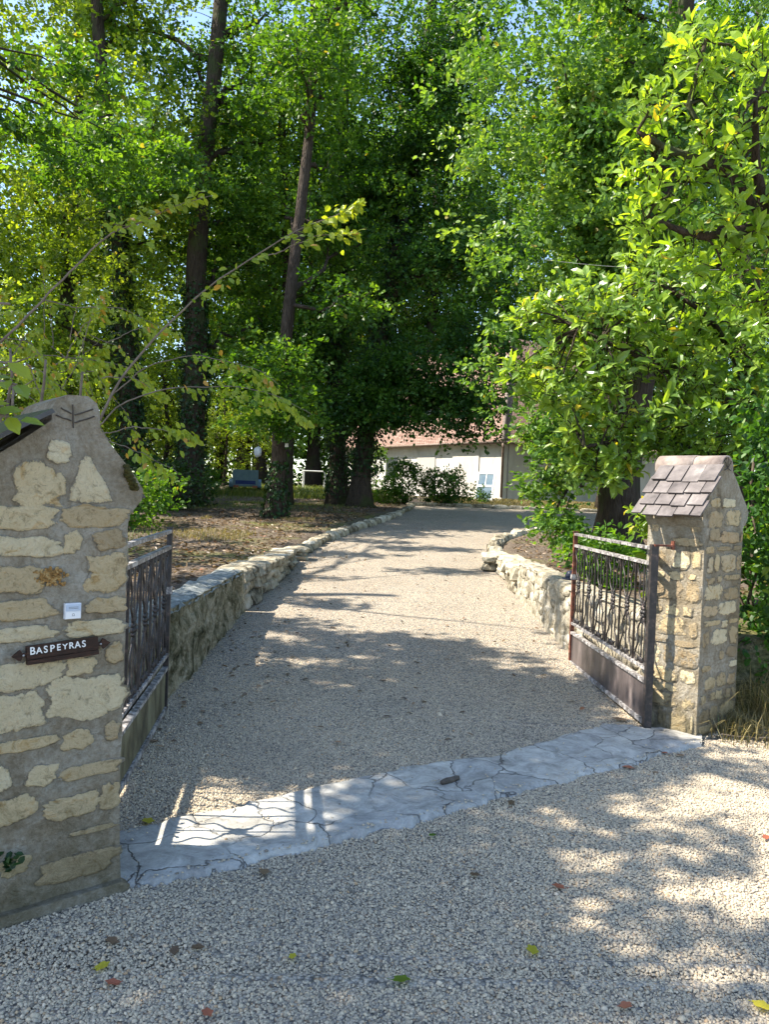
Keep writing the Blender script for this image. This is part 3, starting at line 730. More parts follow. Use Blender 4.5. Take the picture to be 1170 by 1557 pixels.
tag(far.build('distant_woodland', M['leaf_mid']), 'green wood seen between the nearer trees far behind the house', 'woodland', kind='stuff')

# ------------------------------------------------------------------ trees outside the frame on the left: they shade the forecourt
def shadow_pt(gx, gy, z):
    k = z / math.tan(SUN_EL)
    h = Vector((sdir.x, sdir.y)).normalized()
    return (gx + h.x * k, gy + h.y * k, z)
def shade_tree(base, top, blobs, seed, label):
    r = np.random.default_rng(seed)
    root = empty('roadside_tree', base, label, 'tree', 'roadside trees left of the gateway')
    g = Geo(); T = bez(base, top, 0, 14, .04); T[0, 2] -= .1
    g.tube(T, np.linspace(.3, .08, 14), 12, jit=.05)
    C = []; LV = []; RD = []
    for gx, gy, rx, ry, z, num in blobs:
        c = np.array(shadow_pt(gx, gy, z)); k = int(np.argmin(np.abs(T[:, 2] - (z - 1.2))))
        g.tube(bez(T[k], c, .3, 10, .07), np.linspace(.045, .008, 10), 6)
        for i in range(num):
            a = r.uniform(0, 6.283); q = math.sqrt(r.uniform(0, 1))
            dz = r.normal(0, .35)
            p = np.array(shadow_pt(gx + rx * q * math.cos(a), gy + ry * q * math.sin(a), z + dz))
            C.append(p); LV.append(r.uniform(.2, .7)); RD.append(r.uniform(.16, .3))
    g.build('trunk', M['bark'], root, True, base)
    f = Geo(); leaf_clumps(f, np.array(C), 60, np.array(RD), .1, 'hex', seed=seed, lvc=np.array(LV))
    f.build('crown', M['leaf_mid'], root, False, base)
    return root
shade_tree((-5.6, 1.6, 0), (-5.9, 1.7, 9), [(-.6, 2.3, 1.4, .65, 5.6, 110), (-.2, 1.3, 1.6, .8, 6.0, 110), (-1.6, 2.5, .9, .7, 5.2, 60), (.9, 1.9, .5, .35, 6.2, 18), (1.6, 2.55, .45, .12, 6.4, 6), (1.2, 3.5, .75, .08, 6.4, 6), (.15, 2.95, .55, .3, 6.0, 26), (2.4, 3.1, .5, .12, 6.8, 5), (1.1, 2.9, .5, .25, 6.8, 5), (2.2, 2.4, .4, .3, 7, 5), (2.5, 4.3, .4, .2, 7.4, 5), (.35, 3.62, .35, .16, 6.4, 12), (.05, 3.2, .5, .12, 6.2, 12)], 51,
           'roadside tree by the left pillar')
shade_tree((-6.8, 5.2, .55), (-7.0, 5.4, 10), [(-.2, 5.0, 1.3, .75, 6.4, 120), (1.1, 5.2, .9, .5, 6.6, 60), (.2, 6.2, 1.5, .7, 7.0, 120), (-.9, 4.35, .6, .22, 6.0, 26), (-1.3, 5.5, .6, 1.2, 5.8, 60), (.3, 7.4, 1.2, .45, 7.4, 50), (.55, 4.15, .6, .25, 6.6, 14), (1.7, 4.55, .5, .25, 7.2, 10), (1.4, 6.3, .6, .4, 7.2, 20), (.9, 4.2, .5, .2, 7.0, 16), (1.5, 4.75, .4, .2, 7.2, 12)], 52,
           'roadside tree behind the left pillar')
shade_tree((-8.2, 9.5, .57), (-8.4, 9.8, 11), [(-1.2, 7.9, .7, .8, 7.0, 40), (-.6, 9.6, .8, .2, 7.4, 10), (-1.0, 11.5, 1.0, .2, 7.4, 12), (1.2, 12.6, .9, .2, 8, 12), (-.3, 14.3, 1.2, .3, 8, 20), (1.2, 15.6, 1.0, .35, 8.4, 26), (-3.4, 10, 1.2, 2.2, 6.5, 60), (2.4, 8.3, .3, .5, 8, 8), (-.2, 16.6, 1.2, .35, 8.4, 26), (.4, 18.2, 1.8, .6, 9, 50), (1.2, 20.4, 2.2, .9, 9.5, 70), (2.5, 23.5, 2.4, 1.0, 10, 60), (-3.2, 13.2, 1.3, 1.6, 7, 40)], 53,
           'slender woodland tree left of the drive')

# ------------------------------------------------------------------ hazel at the left, pushing rods over the pillar
def hazel():
    base = np.array([-2.7, 5.6, .55])
    root = empty('hazel_bush', base, 'hazel bush with long arching rods of yellow-green leaves behind the left pillar', 'bush')
    st = Geo(); lf = Geo(); r = np.random.default_rng(31)
    def rod(pts, Y, w=.014, dens=34, size=.054, drop=.5, tipbright=True):
        P = np.array([at(x, y, Y) for x, y in pts]) if not isinstance(pts, np.ndarray) else pts
        n = 30; s = np.linspace(0, 1, len(P)); q = np.linspace(0, 1, n)
        L = np.stack([np.interp(q, s, P[:, i]) for i in range(3)], -1)
        for _ in range(2): L[1:-1] = (L[:-2] + 2 * L[1:-1] + L[2:]) / 4
        st.tube(L + np.cumsum(r.normal(0, .0035, L.shape), 0), np.linspace(w * .62, .0016, n), 6)
        ln = np.linalg.norm(np.diff(L, axis=0), axis=1).sum()
        m = int(dens * ln); t = r.uniform(.25, 1, m) ** .6
        i0 = np.clip((t * (n - 1)).astype(int), 0, n - 2); fr = (t * (n - 1) - i0)[:, None]
        p = L[i0] * (1 - fr) + L[i0 + 1] * fr; tan = unit(L[i0 + 1] - L[i0])
        side = r.choice([-1, 1], m)[:, None] * unit(np.cross(tan, [0, 0, 1.0]))
        off = (r.uniform(0, 1, m) ** 1.5 * .26)[:, None] * (1.12 - t[:, None])
        p2 = p + side * off + np.array([0, 0, -1]) * off * r.uniform(-.6, 1.1, m)[:, None] + tan * off * r.uniform(0, 1, m)[:, None]
        D = unit(tan * .6 + side * .45 + np.array([0, 0, -drop]) + r.normal(0, .42, (m, 3)))
        N = unit(np.array([-.3, -.2, .6]) + r.normal(0, .5, (m, 3)) + side * .3)
        Ls = size * r.uniform(.7, 1.2, m)
        lv = np.clip(.35 + .5 * t + r.normal(0, .12, m), 0, .96); lv[r.random(m) < .05] = 1
        add_leaves(lf, p2, D, N, Ls, Ls * .62, 'full', lv)
        return L
    main = [([(300, 775), (345, 660), (470, 510), (600, 400), (700, 350), (770, 318), (548, 310)][:1] + [(318, 700), (350, 645), (400, 590), (450, 535), (510, 480)], 5.0)]
    rod([(152, 640), (170, 600), (210, 545), (260, 490), (330, 430), (400, 385), (470, 340), (520, 325), (548, 308)], 4.8, .015, 60)
    rod([(400, 392), (440, 372), (480, 357), (545, 352)], 4.8, .006, 90)
    rod([(0, 520), (60, 455), (110, 400), (160, 345), (200, 332), (250, 312), (322, 292)], 4.4, .012, 70)
    rod([(160, 345), (200, 345), (240, 338)], 4.4, .005, 80)
    rod([(150, 650), (190, 610), (260, 590), (330, 590), (420, 605), (470, 640)], 4.9, .009, 75, drop=.9)
    rod([(150, 660), (200, 640), (260, 650), (300, 665)], 4.7, .007, 90, drop=.9)
    rod([(150, 650), (170, 670), (215, 690), (260, 720)], 4.6, .006, 90, drop=.8)
    rod([(170, 600), (220, 560), (300, 540), (380, 560), (420, 590)], 5.4, .008, 70, drop=.9)
    rod([(60, 455), (110, 470), (180, 470), (250, 500)], 5.2, .007, 60, drop=.8)
    rod([(0, 560), (60, 540), (130, 545), (200, 560), (250, 600)], 5.6, .008, 80, drop=.8)
    for k in range(46):
        x0, y0 = r.uniform(-60, 170), r.uniform(500, 660); L = r.uniform(60, 140); a = r.uniform(-1.6, 1.2)
        Y = r.uniform(5.0, 7.5)
        rod([(x0, y0), (x0 + L * .5 * math.cos(a), y0 + L * .5 * math.sin(a) - 12), (x0 + L * math.cos(a), y0 + L * math.sin(a) + 10)], Y, .007, 70, size=.058, drop=.8)
    for k in range(9):
        e = at(r.uniform(-80, 160), r.uniform(430, 640), 5.2); st.tube(bez(base + r.normal(0, .12, 3) * [1, 1, 0], e, .12, 10, .02), np.linspace(.02, .009, 10), 6)
    st.build('stems', M['grey_twig'], root, True, base)
    lf.build('foliage', M['hazel'], root, False, base)
hazel()
def near_sprig():
    root = empty('overhanging_branch', at(-60, 560, 2.2), 'leafy twig with large leaves poking in at the left edge above the pillar roof', 'branch')
    b = np.array(at(-60, 560, 2.2)); st = Geo(); lf = Geo(); r = np.random.default_rng(8)
    for pts in ([(-160, 470), (-40, 470), (15, 462)], [(-150, 560), (-40, 575), (25, 585)], [(-160, 600), (-50, 620), (30, 640)], [(-160, 540), (-50, 530), (10, 552)]):
        P = np.array([at(x, y, 2.3 + r.uniform(-.1, .3)) for x, y in pts]); st.tube(bez(P[0], P[-1], .01, 6), .004, 5)
        L = bez(P[0], P[-1], .01, 10)
        for i in range(3, 10):
            D = unit((P[-1] - P[0])[None] * .8 + r.normal(0, .5, (1, 3)) * np.linalg.norm(P[-1] - P[0])); N = unit(np.array([[0, -.3, 1.0]]) + r.normal(0, .35, (1, 3)))
            add_leaves(lf, L[i][None], D, N, .085, .05, 'full', np.array([r.uniform(.3, .8)]))
    st.tube(bez(at(-160, 470, 2.4), at(-200, 640, 2.6), 0, 5), .012, 6)
    st.build('twig', M['grey_twig'], root, True, b); lf.build('foliage', M['hazel'], root, False, b)
near_sprig()

# ------------------------------------------------------------------ cherry laurel on the right
def laurel(name, base, blobs, stems, label, lsize, seed, leaf='laurel'):
    base = np.asarray(base, float)
    root = empty(name, base, label, 'shrub')
    st = Geo(); lf = Geo(); r = np.random.default_rng(seed)
    S = [np.array(s) for s in stems]
    for s in S: st.tube(s, np.linspace(.05, .014, len(s)), 8, jit=.05)
    allp = np.concatenate(S) if S else base[None]
    for c, rad, num, lvm in blobs:
        c = np.asarray(c, float); rad = np.asarray(rad, float)
        for i in range(num):
            d = unit(r.normal(0, 1, 3)); q = r.uniform(.45, 1) ** .45
            tip = c + d * rad * q
            out = unit(d * np.array([1, 1, .6]) + np.array([-.25, -.2, .55]) + r.normal(0, .25, 3))
            stem0 = tip - out * r.uniform(.12, .22)
            if i % 5 == 0:
                k = np.argmin(((allp - tip) ** 2).sum(1)); st.tube(bez(allp[k], stem0, .05, 6, .01), np.linspace(.012, .005, 6), 5, cap=False)
            st.tube([stem0, tip], [.005, .003], 4, cap=False)
            m = r.integers(4, 11); t = np.sort(r.uniform(0, 1, m))[:, None]
            P = stem0 + (tip - stem0) * t
            X = unit(np.cross(out, [.3, .1, 1.0])); Y = np.cross(out, X)
            a = np.arange(m) * 2.4 + r.uniform(0, 6)
            rad_dir = np.cos(a)[:, None] * X + np.sin(a)[:, None] * Y
            D = unit(out * (.35 + .75 * t) + rad_dir * (1.05 - .45 * t) + r.normal(0, .17, (m, 3)) + np.array([0, 0, -.15]))
            N = unit(out * 1.0 - rad_dir * .35 + r.normal(0, .18, (m, 3)))
            L = lsize * r.uniform(.75, 1.1) * r.uniform(.5, 1.15, m)
            lv = np.clip(lvm + r.normal(0, .2) + .12 * t[:, 0] + r.normal(0, .08, m), 0, .95); lv[r.random(m) < .015] = 1
            add_leaves(lf, P, D, N, L, L * r.uniform(.36, .46), ('full', 'curl')[i % 2], lv)
    st.build('stems', M['bark'], root, True, base)
    lf.build('foliage', M[leaf], root, False, base)
    return root
lb_ = np.array([3.9, 7.6, .55])
def stem(*pts): return bez(pts[0], pts[-1], .0, 3) if len(pts) == 2 else np.stack([np.interp(np.linspace(0, 1, 12), np.linspace(0, 1, len(pts)), np.array(pts)[:, i]) for i in range(3)], -1)
st1 = [stem(lb_, at(1120, 620, 7.4), at(1010, 560, 7.2), at(880, 500, 7)), stem(lb_, at(1150, 600, 7.3), at(1080, 480, 7.1), at(1000, 430, 7)), stem(lb_, at(1100, 700, 7.3), at(980, 660, 7.2), at(890, 680, 7)),
       stem(lb_ + [.3, .1, 0], at(1200, 600, 7.3), at(1150, 420, 7), at(1120, 360, 7)), stem(lb_ + [.3, .2, 0], at(1160, 660, 7.6), at(1060, 560, 7.8), at(1010, 600, 7.4))]
laurel('laurel_shrub', lb_, [
    (at(905, 480, 7.2), (.62, .6, .42), 105, .55), (at(1010, 470, 7.2), (.62, .6, .42), 95, .5), (at(1100, 520, 7.2), (.6, .6, .55), 90, .45),
    (at(870, 570, 7.2), (.52, .5, .4), 75, .5), (at(980, 600, 7.1), (.65, .55, .5), 120, .5), (at(1100, 640, 7.0), (.6, .5, .45), 80, .4),
    (at(925, 690, 7.2), (.36, .35, .32), 48, .5), (at(1010, 660, 7.2), (.4, .4, .25), 40, .45), (at(1000, 790, 8.4), (.34, .4, .25), 34, .6),
    (at(800, 475, 7.1), (.22, .25, .14), 12, .7), (at(800, 560, 7.2), (.22, .25, .16), 14, .6), (at(860, 655, 7.2), (.22, .25, .14), 14, .65),
    (at(1165, 560, 6.8), (.4, .5, .7), 60, .45), (at(985, 400, 7.3), (.3, .4, .2), 26, .6)], st1,
    'large glossy-leaved laurel bush spreading behind the right stone pillar', .15, 61)
ub = np.array([4.6, 6.4, .5])
st2 = [stem(ub, at(1240, 480, 6.0), at(1170, 345, 5.8), at(1110, 260, 5.6), at(1045, 170, 5.5), at(1075, 60, 5.5)), stem(at(1170, 345, 5.8), at(1150, 250, 5.6), at(1150, 150, 5.4)), stem(at(1110, 260, 5.6), at(1020, 230, 5.5), at(970, 200, 5.5)), stem(at(1170, 345, 5.8), at(1060, 360, 5.7), at(985, 330, 5.7))]
laurel('laurel_tree', ub, [
    (at(1065, 80, 5.5), (.22, .3, .28), 18, .72), (at(995, 165, 5.5), (.3, .3, .18), 17, .72), (at(1110, 190, 5.5), (.35, .35, .3), 26, .66),
    (at(1020, 265, 5.6), (.36, .3, .2), 24, .72), (at(1130, 300, 5.6), (.35, .3, .35), 26, .6), (at(985, 335, 5.7), (.22, .25, .12), 12, .7), (at(1080, 375, 5.8), (.34, .3, .18), 20, .6),
    (at(1150, 420, 5.9), (.3, .3, .3), 28, .5), (at(1160, 110, 5.6), (.3, .3, .35), 26, .55)], st2,
    'tall yellow-green laurel reaching over the top right above the stone pillar', .15, 62, 'laurel_young')

# ------------------------------------------------------------------ dry-stone helpers
def blob_stone(g, c, size, seed, rotz=0.0, lv=.5, sq=2.6, dirs=(10, 6), fl=0):
    """rough rounded block"""
    nu, nv = dirs; V = []
    o = seed * 7.31
    for j in range(nv + 1):
        ph = -math.pi / 2 + math.pi * j / nv
        for i in range(nu):
            t = 2 * math.pi * i / nu
            d = Vector((math.cos(ph) * math.cos(t), math.cos(ph) * math.sin(t), math.sin(ph)))
            m = (abs(d.x) ** sq + abs(d.y) ** sq + abs(d.z) ** sq) ** (-1 / sq)
            k = m * (1 + .28 * mnoise.noise(d * 1.3 + Vector((o, 0, 0))) + .1 * mnoise.noise(d * 3.5 + Vector((0, o, 0))))
            e = Vector((d.x * k, d.y * k, d.z * k))
            if fl:
                e = Vector((d.x * m, d.y * m, d.z * m))
                e *= 1 + .16 * mnoise.noise(e * .9 + Vector((o, 3, 0))) + .07 * mnoise.noise(e * 2.6 + Vector((0, o, 0)))
                e += Vector((.22 * math.sin(o) * e.z, .2 * math.sin(o * 1.7) * e.z, .16 * math.sin(o * 2.3) * e.x))
            V.append((e.x * size[0] / 2, e.y * size[1] / 2, e.z * size[2] / 2))
    V = np.array(V); c_, s_ = math.cos(rotz), math.sin(rotz)
    V = V @ np.array([[c_, -s_, 0], [s_, c_, 0], [0, 0, 1]]).T + np.asarray(c)
    i = np.arange(nv)[:, None] * nu; j = np.arange(nu)[None]; k = (j + 1) % nu
    g.add(V, np.stack([i + j, i + k, i + nu + k, i + nu + j], -1).reshape(-1, 4), lv)
def face_stone(g, poly, org, ex, ey, ez, bulge, lv, seed, smear=0.0):
    """irregular stone standing slightly proud of a wall face; poly in face coordinates"""
    P = np.asarray(poly, float); c = P.mean(0); n = len(P)
    rings = [(1.06, -.008), (1.02, bulge * .35), (.84, bulge), (.5, bulge * 1.1)]
    V = []
    for sc, d in rings:
        for k, p in enumerate(P):
            q = c + (p - c) * sc
            w = .006 * mnoise.noise(Vector((q[0] * 16, q[1] * 16, seed))) if d > 0 else 0
            V.append(org + ex * q[0] + ez * q[1] + ey * (d + w))
    V.append(org + ex * c[0] + ez * c[1] + ey * bulge * 1.1)
    eb = [-.1] * n + [.1] * n + [.75 - smear] * n + [1.0 - smear] * (n + 1)
    F = []; T = []
    for r_i in range(len(rings) - 1):
        for k in range(n):
            k2 = (k + 1) % n; F.append([r_i * n + k, r_i * n + k2, (r_i + 1) * n + k2, (r_i + 1) * n + k])
    b = (len(rings) - 1) * n
    for k in range(n): T.append([b + k, b + (k + 1) % n, len(V) - 1])
    g.add(np.array(V), [np.array(F), np.array(T)], lv, np.array(eb))
def irregular(x0, z0, x1, z1, seed, n=22, sq=3.2, tri=False, rough=.07):
    cx, cz, hx, hz = (x0 + x1) / 2, (z0 + z1) / 2, (x1 - x0) / 2, (z1 - z0) / 2; out = []
    for i in range(n):
        t = 2 * math.pi * i / n; dx, dz = math.cos(t), math.sin(t)
        m = (abs(dx) ** sq + abs(dz) ** sq) ** (-1 / sq)
        k = m * (1 + rough * 2.2 * mnoise.noise(Vector((dx * 1.6, dz * 1.6, seed * 3.7))) + rough * mnoise.noise(Vector((dx * 5, dz * 5, seed * 1.9))))
        X, Z = dx * k, dz * k
        if tri: X *= max(.10, (1 - (Z + 1) / 2) * .92 + .06)
        out.append((cx + X * hx, cz + Z * hz))
    return out
def masonry(g, w, h, org, ex, ey, ez, seed, top=None, skip=None, h0=.06, h1=.16, bulge=.007, gap=.022, smear=0.0):
    r = random.Random(seed); z = .01; row = 0
    while z < h - .04:
        hh = min(r.uniform(h0, h1), h - z); x = .012 + (r.uniform(0, .05) if row % 2 else 0)
        while x < w - .04:
            ww = min(r.uniform(.08, .30), w - .004 - x)
            if ww > .05:
                zt = z + r.uniform(-.012, .012)
                if (top is None or top((x + ww / 2), zt + hh)) and not (skip and skip(x + ww / 2, zt + hh / 2)) and r.random() > .1:
                    gg = gap * r.uniform(.5, 1.6)
                    face_stone(g, irregular(x + gg / 2, zt + gg / 2, x + ww - gg / 2, zt + hh - gg / 2, r.random() * 50, 20, r.choice((3.2, 4.5, 6)), rough=.1), org, ex, ey, ez, bulge * r.uniform(.5, 1.4), r.random(), r.random() * 9, smear + r.uniform(-.1, .15))
            x += ww
        z += hh; row += 1

EZ = np.array([0, 0, 1.0]); EU = np.array([UU[0], UU[1], 0]); EV = np.array([VV[0], VV[1], 0])
def extrude_profile(g, prof, org, v0, v1, mat_noise=.006, seg=10, seed=0):
    """prof polygon in (u,z); rough-cast solid between v0 and v1"""
    P = []
    m = len(prof)
    for i in range(m):
        a = np.array(prof[i]); b = np.array(prof[(i + 1) % m]); k = max(1, int(np.linalg.norm(b - a) / .05))
        for j in range(k): P.append(a + (b - a) * j / k)
    P = np.array(P); n = len(P); V = []
    for s in range(seg + 1):
        v = v0 + (v1 - v0) * s / seg
        for p in P:
            w = mat_noise * mnoise.noise(Vector((p[0] * 9 + seed, p[1] * 9, v * 9)))
            w2 = mat_noise * mnoise.noise(Vector((p[0] * 9 + seed, p[1] * 9, v * 9 + 40)))
            V.append(org + EU * (p[0] + w) + EV * v + EZ * (p[1] + w2))
    F = []
    for s in range(seg):
        for i in range(n):
            i2 = (i + 1) % n; F.append([s * n + i, s * n + i2, (s + 1) * n + i2, (s + 1) * n + i])
    g.add(np.array(V), np.array(F))
    for base, rev in ((0, False), (seg * n, True)):
        idx = list(range(base, base + n))
        if rev: idx = idx[::-1]
        g.F.setdefault(n, []).append(np.array([idx[::-1]]) + g.n - len(V))

O3L = np.array([PL[0], PL[1], 0]); O3R = np.array([PR[0], PR[1], 0])
def slates(g, org, u0, z0, u1, z1, v0, v1, rows, cols, seed, lift=.012, thick=.012):
    """overlapping slates from ridge (u0,z0) down to the eave (u1,z1)"""
    r = random.Random(seed)
    a = np.array([u0, z0]); b = np.array([u1, z1]); L = np.linalg.norm(b - a); d = (b - a) / L
    nrm = np.array([-d[1], d[0]]);  nrm = nrm if nrm[1] > 0 else -nrm
    step = L / rows
    for i in range(rows):
        ln = step * 1.45
        w = (v1 - v0) / cols; offv = (i % 2) * w * .5
        for j in range(-1 if i % 2 else 0, cols):
            va, vb = v0 + j * w + offv + r.uniform(0, .008), v0 + (j + 1) * w + offv - r.uniform(.002, .01)
            va, vb = max(va, v0 - .02), min(vb, v1 + .02)
            if vb - va < .03: continue
            s0 = i * step - .01; s1 = min(i * step + ln, L + .03) + r.uniform(-.012, .012)
            h0, h1 = lift + i * .003, lift + .022 + i * .003 + r.uniform(-.003, .006)
            V = []
            for s, hh in ((s0, h0), (s1, h1)):
                for t in (0, thick):
                    for v in (va, vb):
                        p = a + d * s + nrm * (hh + t)
                        V.append(org + EU * p[0] + EZ * p[1] + EV * v)
            F = [[0, 1, 3, 2], [4, 6, 7, 5], [0, 2, 6, 4], [1, 5, 7, 3], [2, 3, 7, 6], [0, 4, 5, 1]]
            g.add(np.array(V), np.array(F), r.random())

# ------------------------------------------------------------------ left pillar
def left_pillar():
    root = empty('gate_pillar', (O3L[0], O3L[1], 0), 'left stone pillar carrying the brown name sign and the white doorbell', 'pillar')
    g = Geo()
    prof = [(-.66, -.1), (.005, -.1), (.012, .02), (-.004, .3), (.0, 1.44), (.045, 1.5), (.05, 1.54), (.01, 1.6), (-.045, 1.67), (-.085, 1.72), (-.118, 1.76), (-.122, 1.82), (-.135, 1.85), (-.17, 1.873), (-.235, 1.873), (-.275, 1.85), (-.29, 1.815), (-.292, 1.775), (-.45, 1.655), (-.62, 1.54), (-.68, 1.47), (-.66, 1.4)]
    extrude_profile(g, prof[::-1], O3L, 0, .40, seed=3)
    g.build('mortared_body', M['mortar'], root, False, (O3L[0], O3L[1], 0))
    # footing ledge
    g2 = Geo()
    extrude_profile(g2, [(-.66, -.06), (.02, -.06), (.03, .03), (.0, .055), (-.3, .05), (-.66, .07)][::-1], O3L, -.035, .02, .01, 3, 5)
    g2.build('footing', M['mortar'], root, False, (O3L[0], O3L[1], 0))
    st = Geo()
    px = [(70, 675, 105, 702, .8), (20, 712, 92, 765, .62), (-25, 772, 78, 802, .62), (100, 770, 200, 800, .35), (-25, 818, 86, 845, .7), (98, 812, 122, 838, .6), (142, 808, 198, 832, .2),
          (132, 848, 196, 900, .45), (-25, 862, 58, 900, .4), (-25, 912, 80, 945, .42), (135, 908, 192, 932, .4), (106, 942, 192, 967, .68), (-20, 951, 84, 980, .68), (-20, 1003, 93, 1050, .7),
          (103, 1000, 141, 1025, .62), (161, 977, 189, 1009, .35), (75, 1025, 186, 1097, .68), (-20, 1054, 60, 1112, .66), (-20, 1118, 80, 1150, .5), (95, 1107, 138, 1141, .45), (160, 1099, 182, 1125, .3),
          (42, 1160, 87, 1195, .6), (92, 1154, 180, 1188, .38), (-20, 1167, 14, 1205, .7), (-20, 1208, 48, 1256, .5), (69, 1202, 151, 1248, .45), (154, 1189, 182, 1230, .4), (106, 1250, 178, 1272, .35),
          (67, 1285, 174, 1345, .3), (0, 1300, 45, 1332, .55)]
    for i, (x0, y0, x1, y1, lv) in enumerate(px):
        ex_, ey_ = (x1 - x0) * .045 + 1, (y1 - y0) * .06 + 1.2
        a = on_face(x0 - ex_, y1 + ey_); b = on_face(x1 + (ex_ if x1 < 175 else 0), y0 - ey_)
        u0, u1 = max(a[0], -.655), min(b[0], -.002)
        face_stone(st, irregular(u0, a[1], u1, b[1], i + 1.3, 40, (2.6, 3.6, 4.6)[i % 3], rough=.15), O3L, EU, -EV, EZ, .008, lv, i)
    # triangular stone
    tri = [on_face(*p) for p in [(103, 762), (108, 740), (116, 722), (122, 700), (130, 690), (137, 694), (146, 715), (158, 732), (165, 748), (170, 762), (150, 765), (125, 764)]]
    face_stone(st, tri[::-1] if False else tri, O3L, EU, -EV, EZ, .009, .72, 77)
    # back and side faces
    masonry(st, .64, 1.42, O3L + EU * .0 + EV * .4 - EU * .65, EU, EV, EZ, 5)
    masonry(st, .38, 1.42, O3L + EV * .01, EV, EU, EZ, 6, bulge=.006)
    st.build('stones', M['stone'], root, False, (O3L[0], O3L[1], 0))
    # lichen patch, moss, scored cross
    ml = Geo()
    a = on_face(52, 892); b = on_face(99, 859); r = random.Random(3)
    for k in range(150):
        u = r.gauss((a[0] + b[0]) / 2, (b[0] - a[0]) * .23); z = r.gauss((a[1] + b[1]) / 2, (b[1] - a[1]) * .2)
        blob_stone(ml, O3L + EU * u + EZ * z - EV * .006, (r.uniform(.006, .016),) * 2 + (r.uniform(.006, .014),), k, dirs=(6, 4))
    ml.build('lichen', M['lichen'], root, True, (O3L[0], O3L[1], 0))
    mm = Geo()
    for k in range(260):
        v = r.uniform(.0, .12); t = min(1, abs(r.gauss(0, .45))); u = .0 + t * .05 - .02; z = 1.62 - t * .09 + r.uniform(-.02, .015)
        blob_stone(mm, O3L + EU * u + EZ * z + EV * v * .9 - EV * .012, (r.uniform(.012, .03), r.uniform(.012, .03), r.uniform(.012, .03)), k, dirs=(6, 4))
    mm.build('moss', M['moss'], root, True, (O3L[0], O3L[1], 0))
    gr = Geo()
    def groove(x0, y0, x1, y1):
        p = on_face(x0, y0); q = on_face(x1, y1)
        gr.tube(bez(O3L + EU * p[0] + EZ * p[1] - EV * .002, O3L + EU * q[0] + EZ * q[1] - EV * .002, 0, 5, .0008), .0028, 5)
    for l in [(110, 615, 111, 651), (113, 631, 141, 622), (113, 643, 143, 633), (108, 629, 92, 620), (108, 640, 84, 631)]: groove(*l)
    gr.build('scored_marks', M['groove'], root, False, (O3L[0], O3L[1], 0))
    ir = irregular
    sl = Geo()
    slates(sl, O3L, -.30, 1.785, -.74, 1.475, -.07, .46, 2, 3, 9, lift=.012, thick=.016)
    sl.build('roof_slates', M['slate_dark'], root, False, (O3L[0], O3L[1], 0))
    s2 = Geo()
    slates(s2, O3L, -.1, 1.79, .10, 1.50, .2, .46, 3, 2, 10, thick=.012)
    s2.build('roof_slates', M['slate'], root, False, (O3L[0], O3L[1], 0))
    rt = Geo()
    c = O3L + EU * -.208 + EZ * 1.797
    rt.tube([c - EV * -.05, c + EV * .44], .078, 14); rt.build('ridge_tile', M['ridge'], root, True, (O3L[0], O3L[1], 0))
    # a tuft growing out of the joint at the foot
    p = Geo(); rr_ = np.random.default_rng(4); u0, z0 = on_face(10, 1305)
    P = O3L + EU * u0 + EZ * z0 - EV * .02 + rr_.normal(0, .02, (26, 3)); add_leaves(p, P, unit(rr_.normal(0, 1, (26, 3)) - EV * .6), unit(rr_.normal(0, .4, (26, 3)) + [0, 0, 1]), .03, .024, 'hex', rr_.uniform(.1, .6, 26))
    tag(p.build('wall_plant', M['ivy'], None, False, tuple(O3L + EU * u0 + EZ * z0)), 'small green weed growing from a joint low on the left pillar', 'plant')
left_pillar()

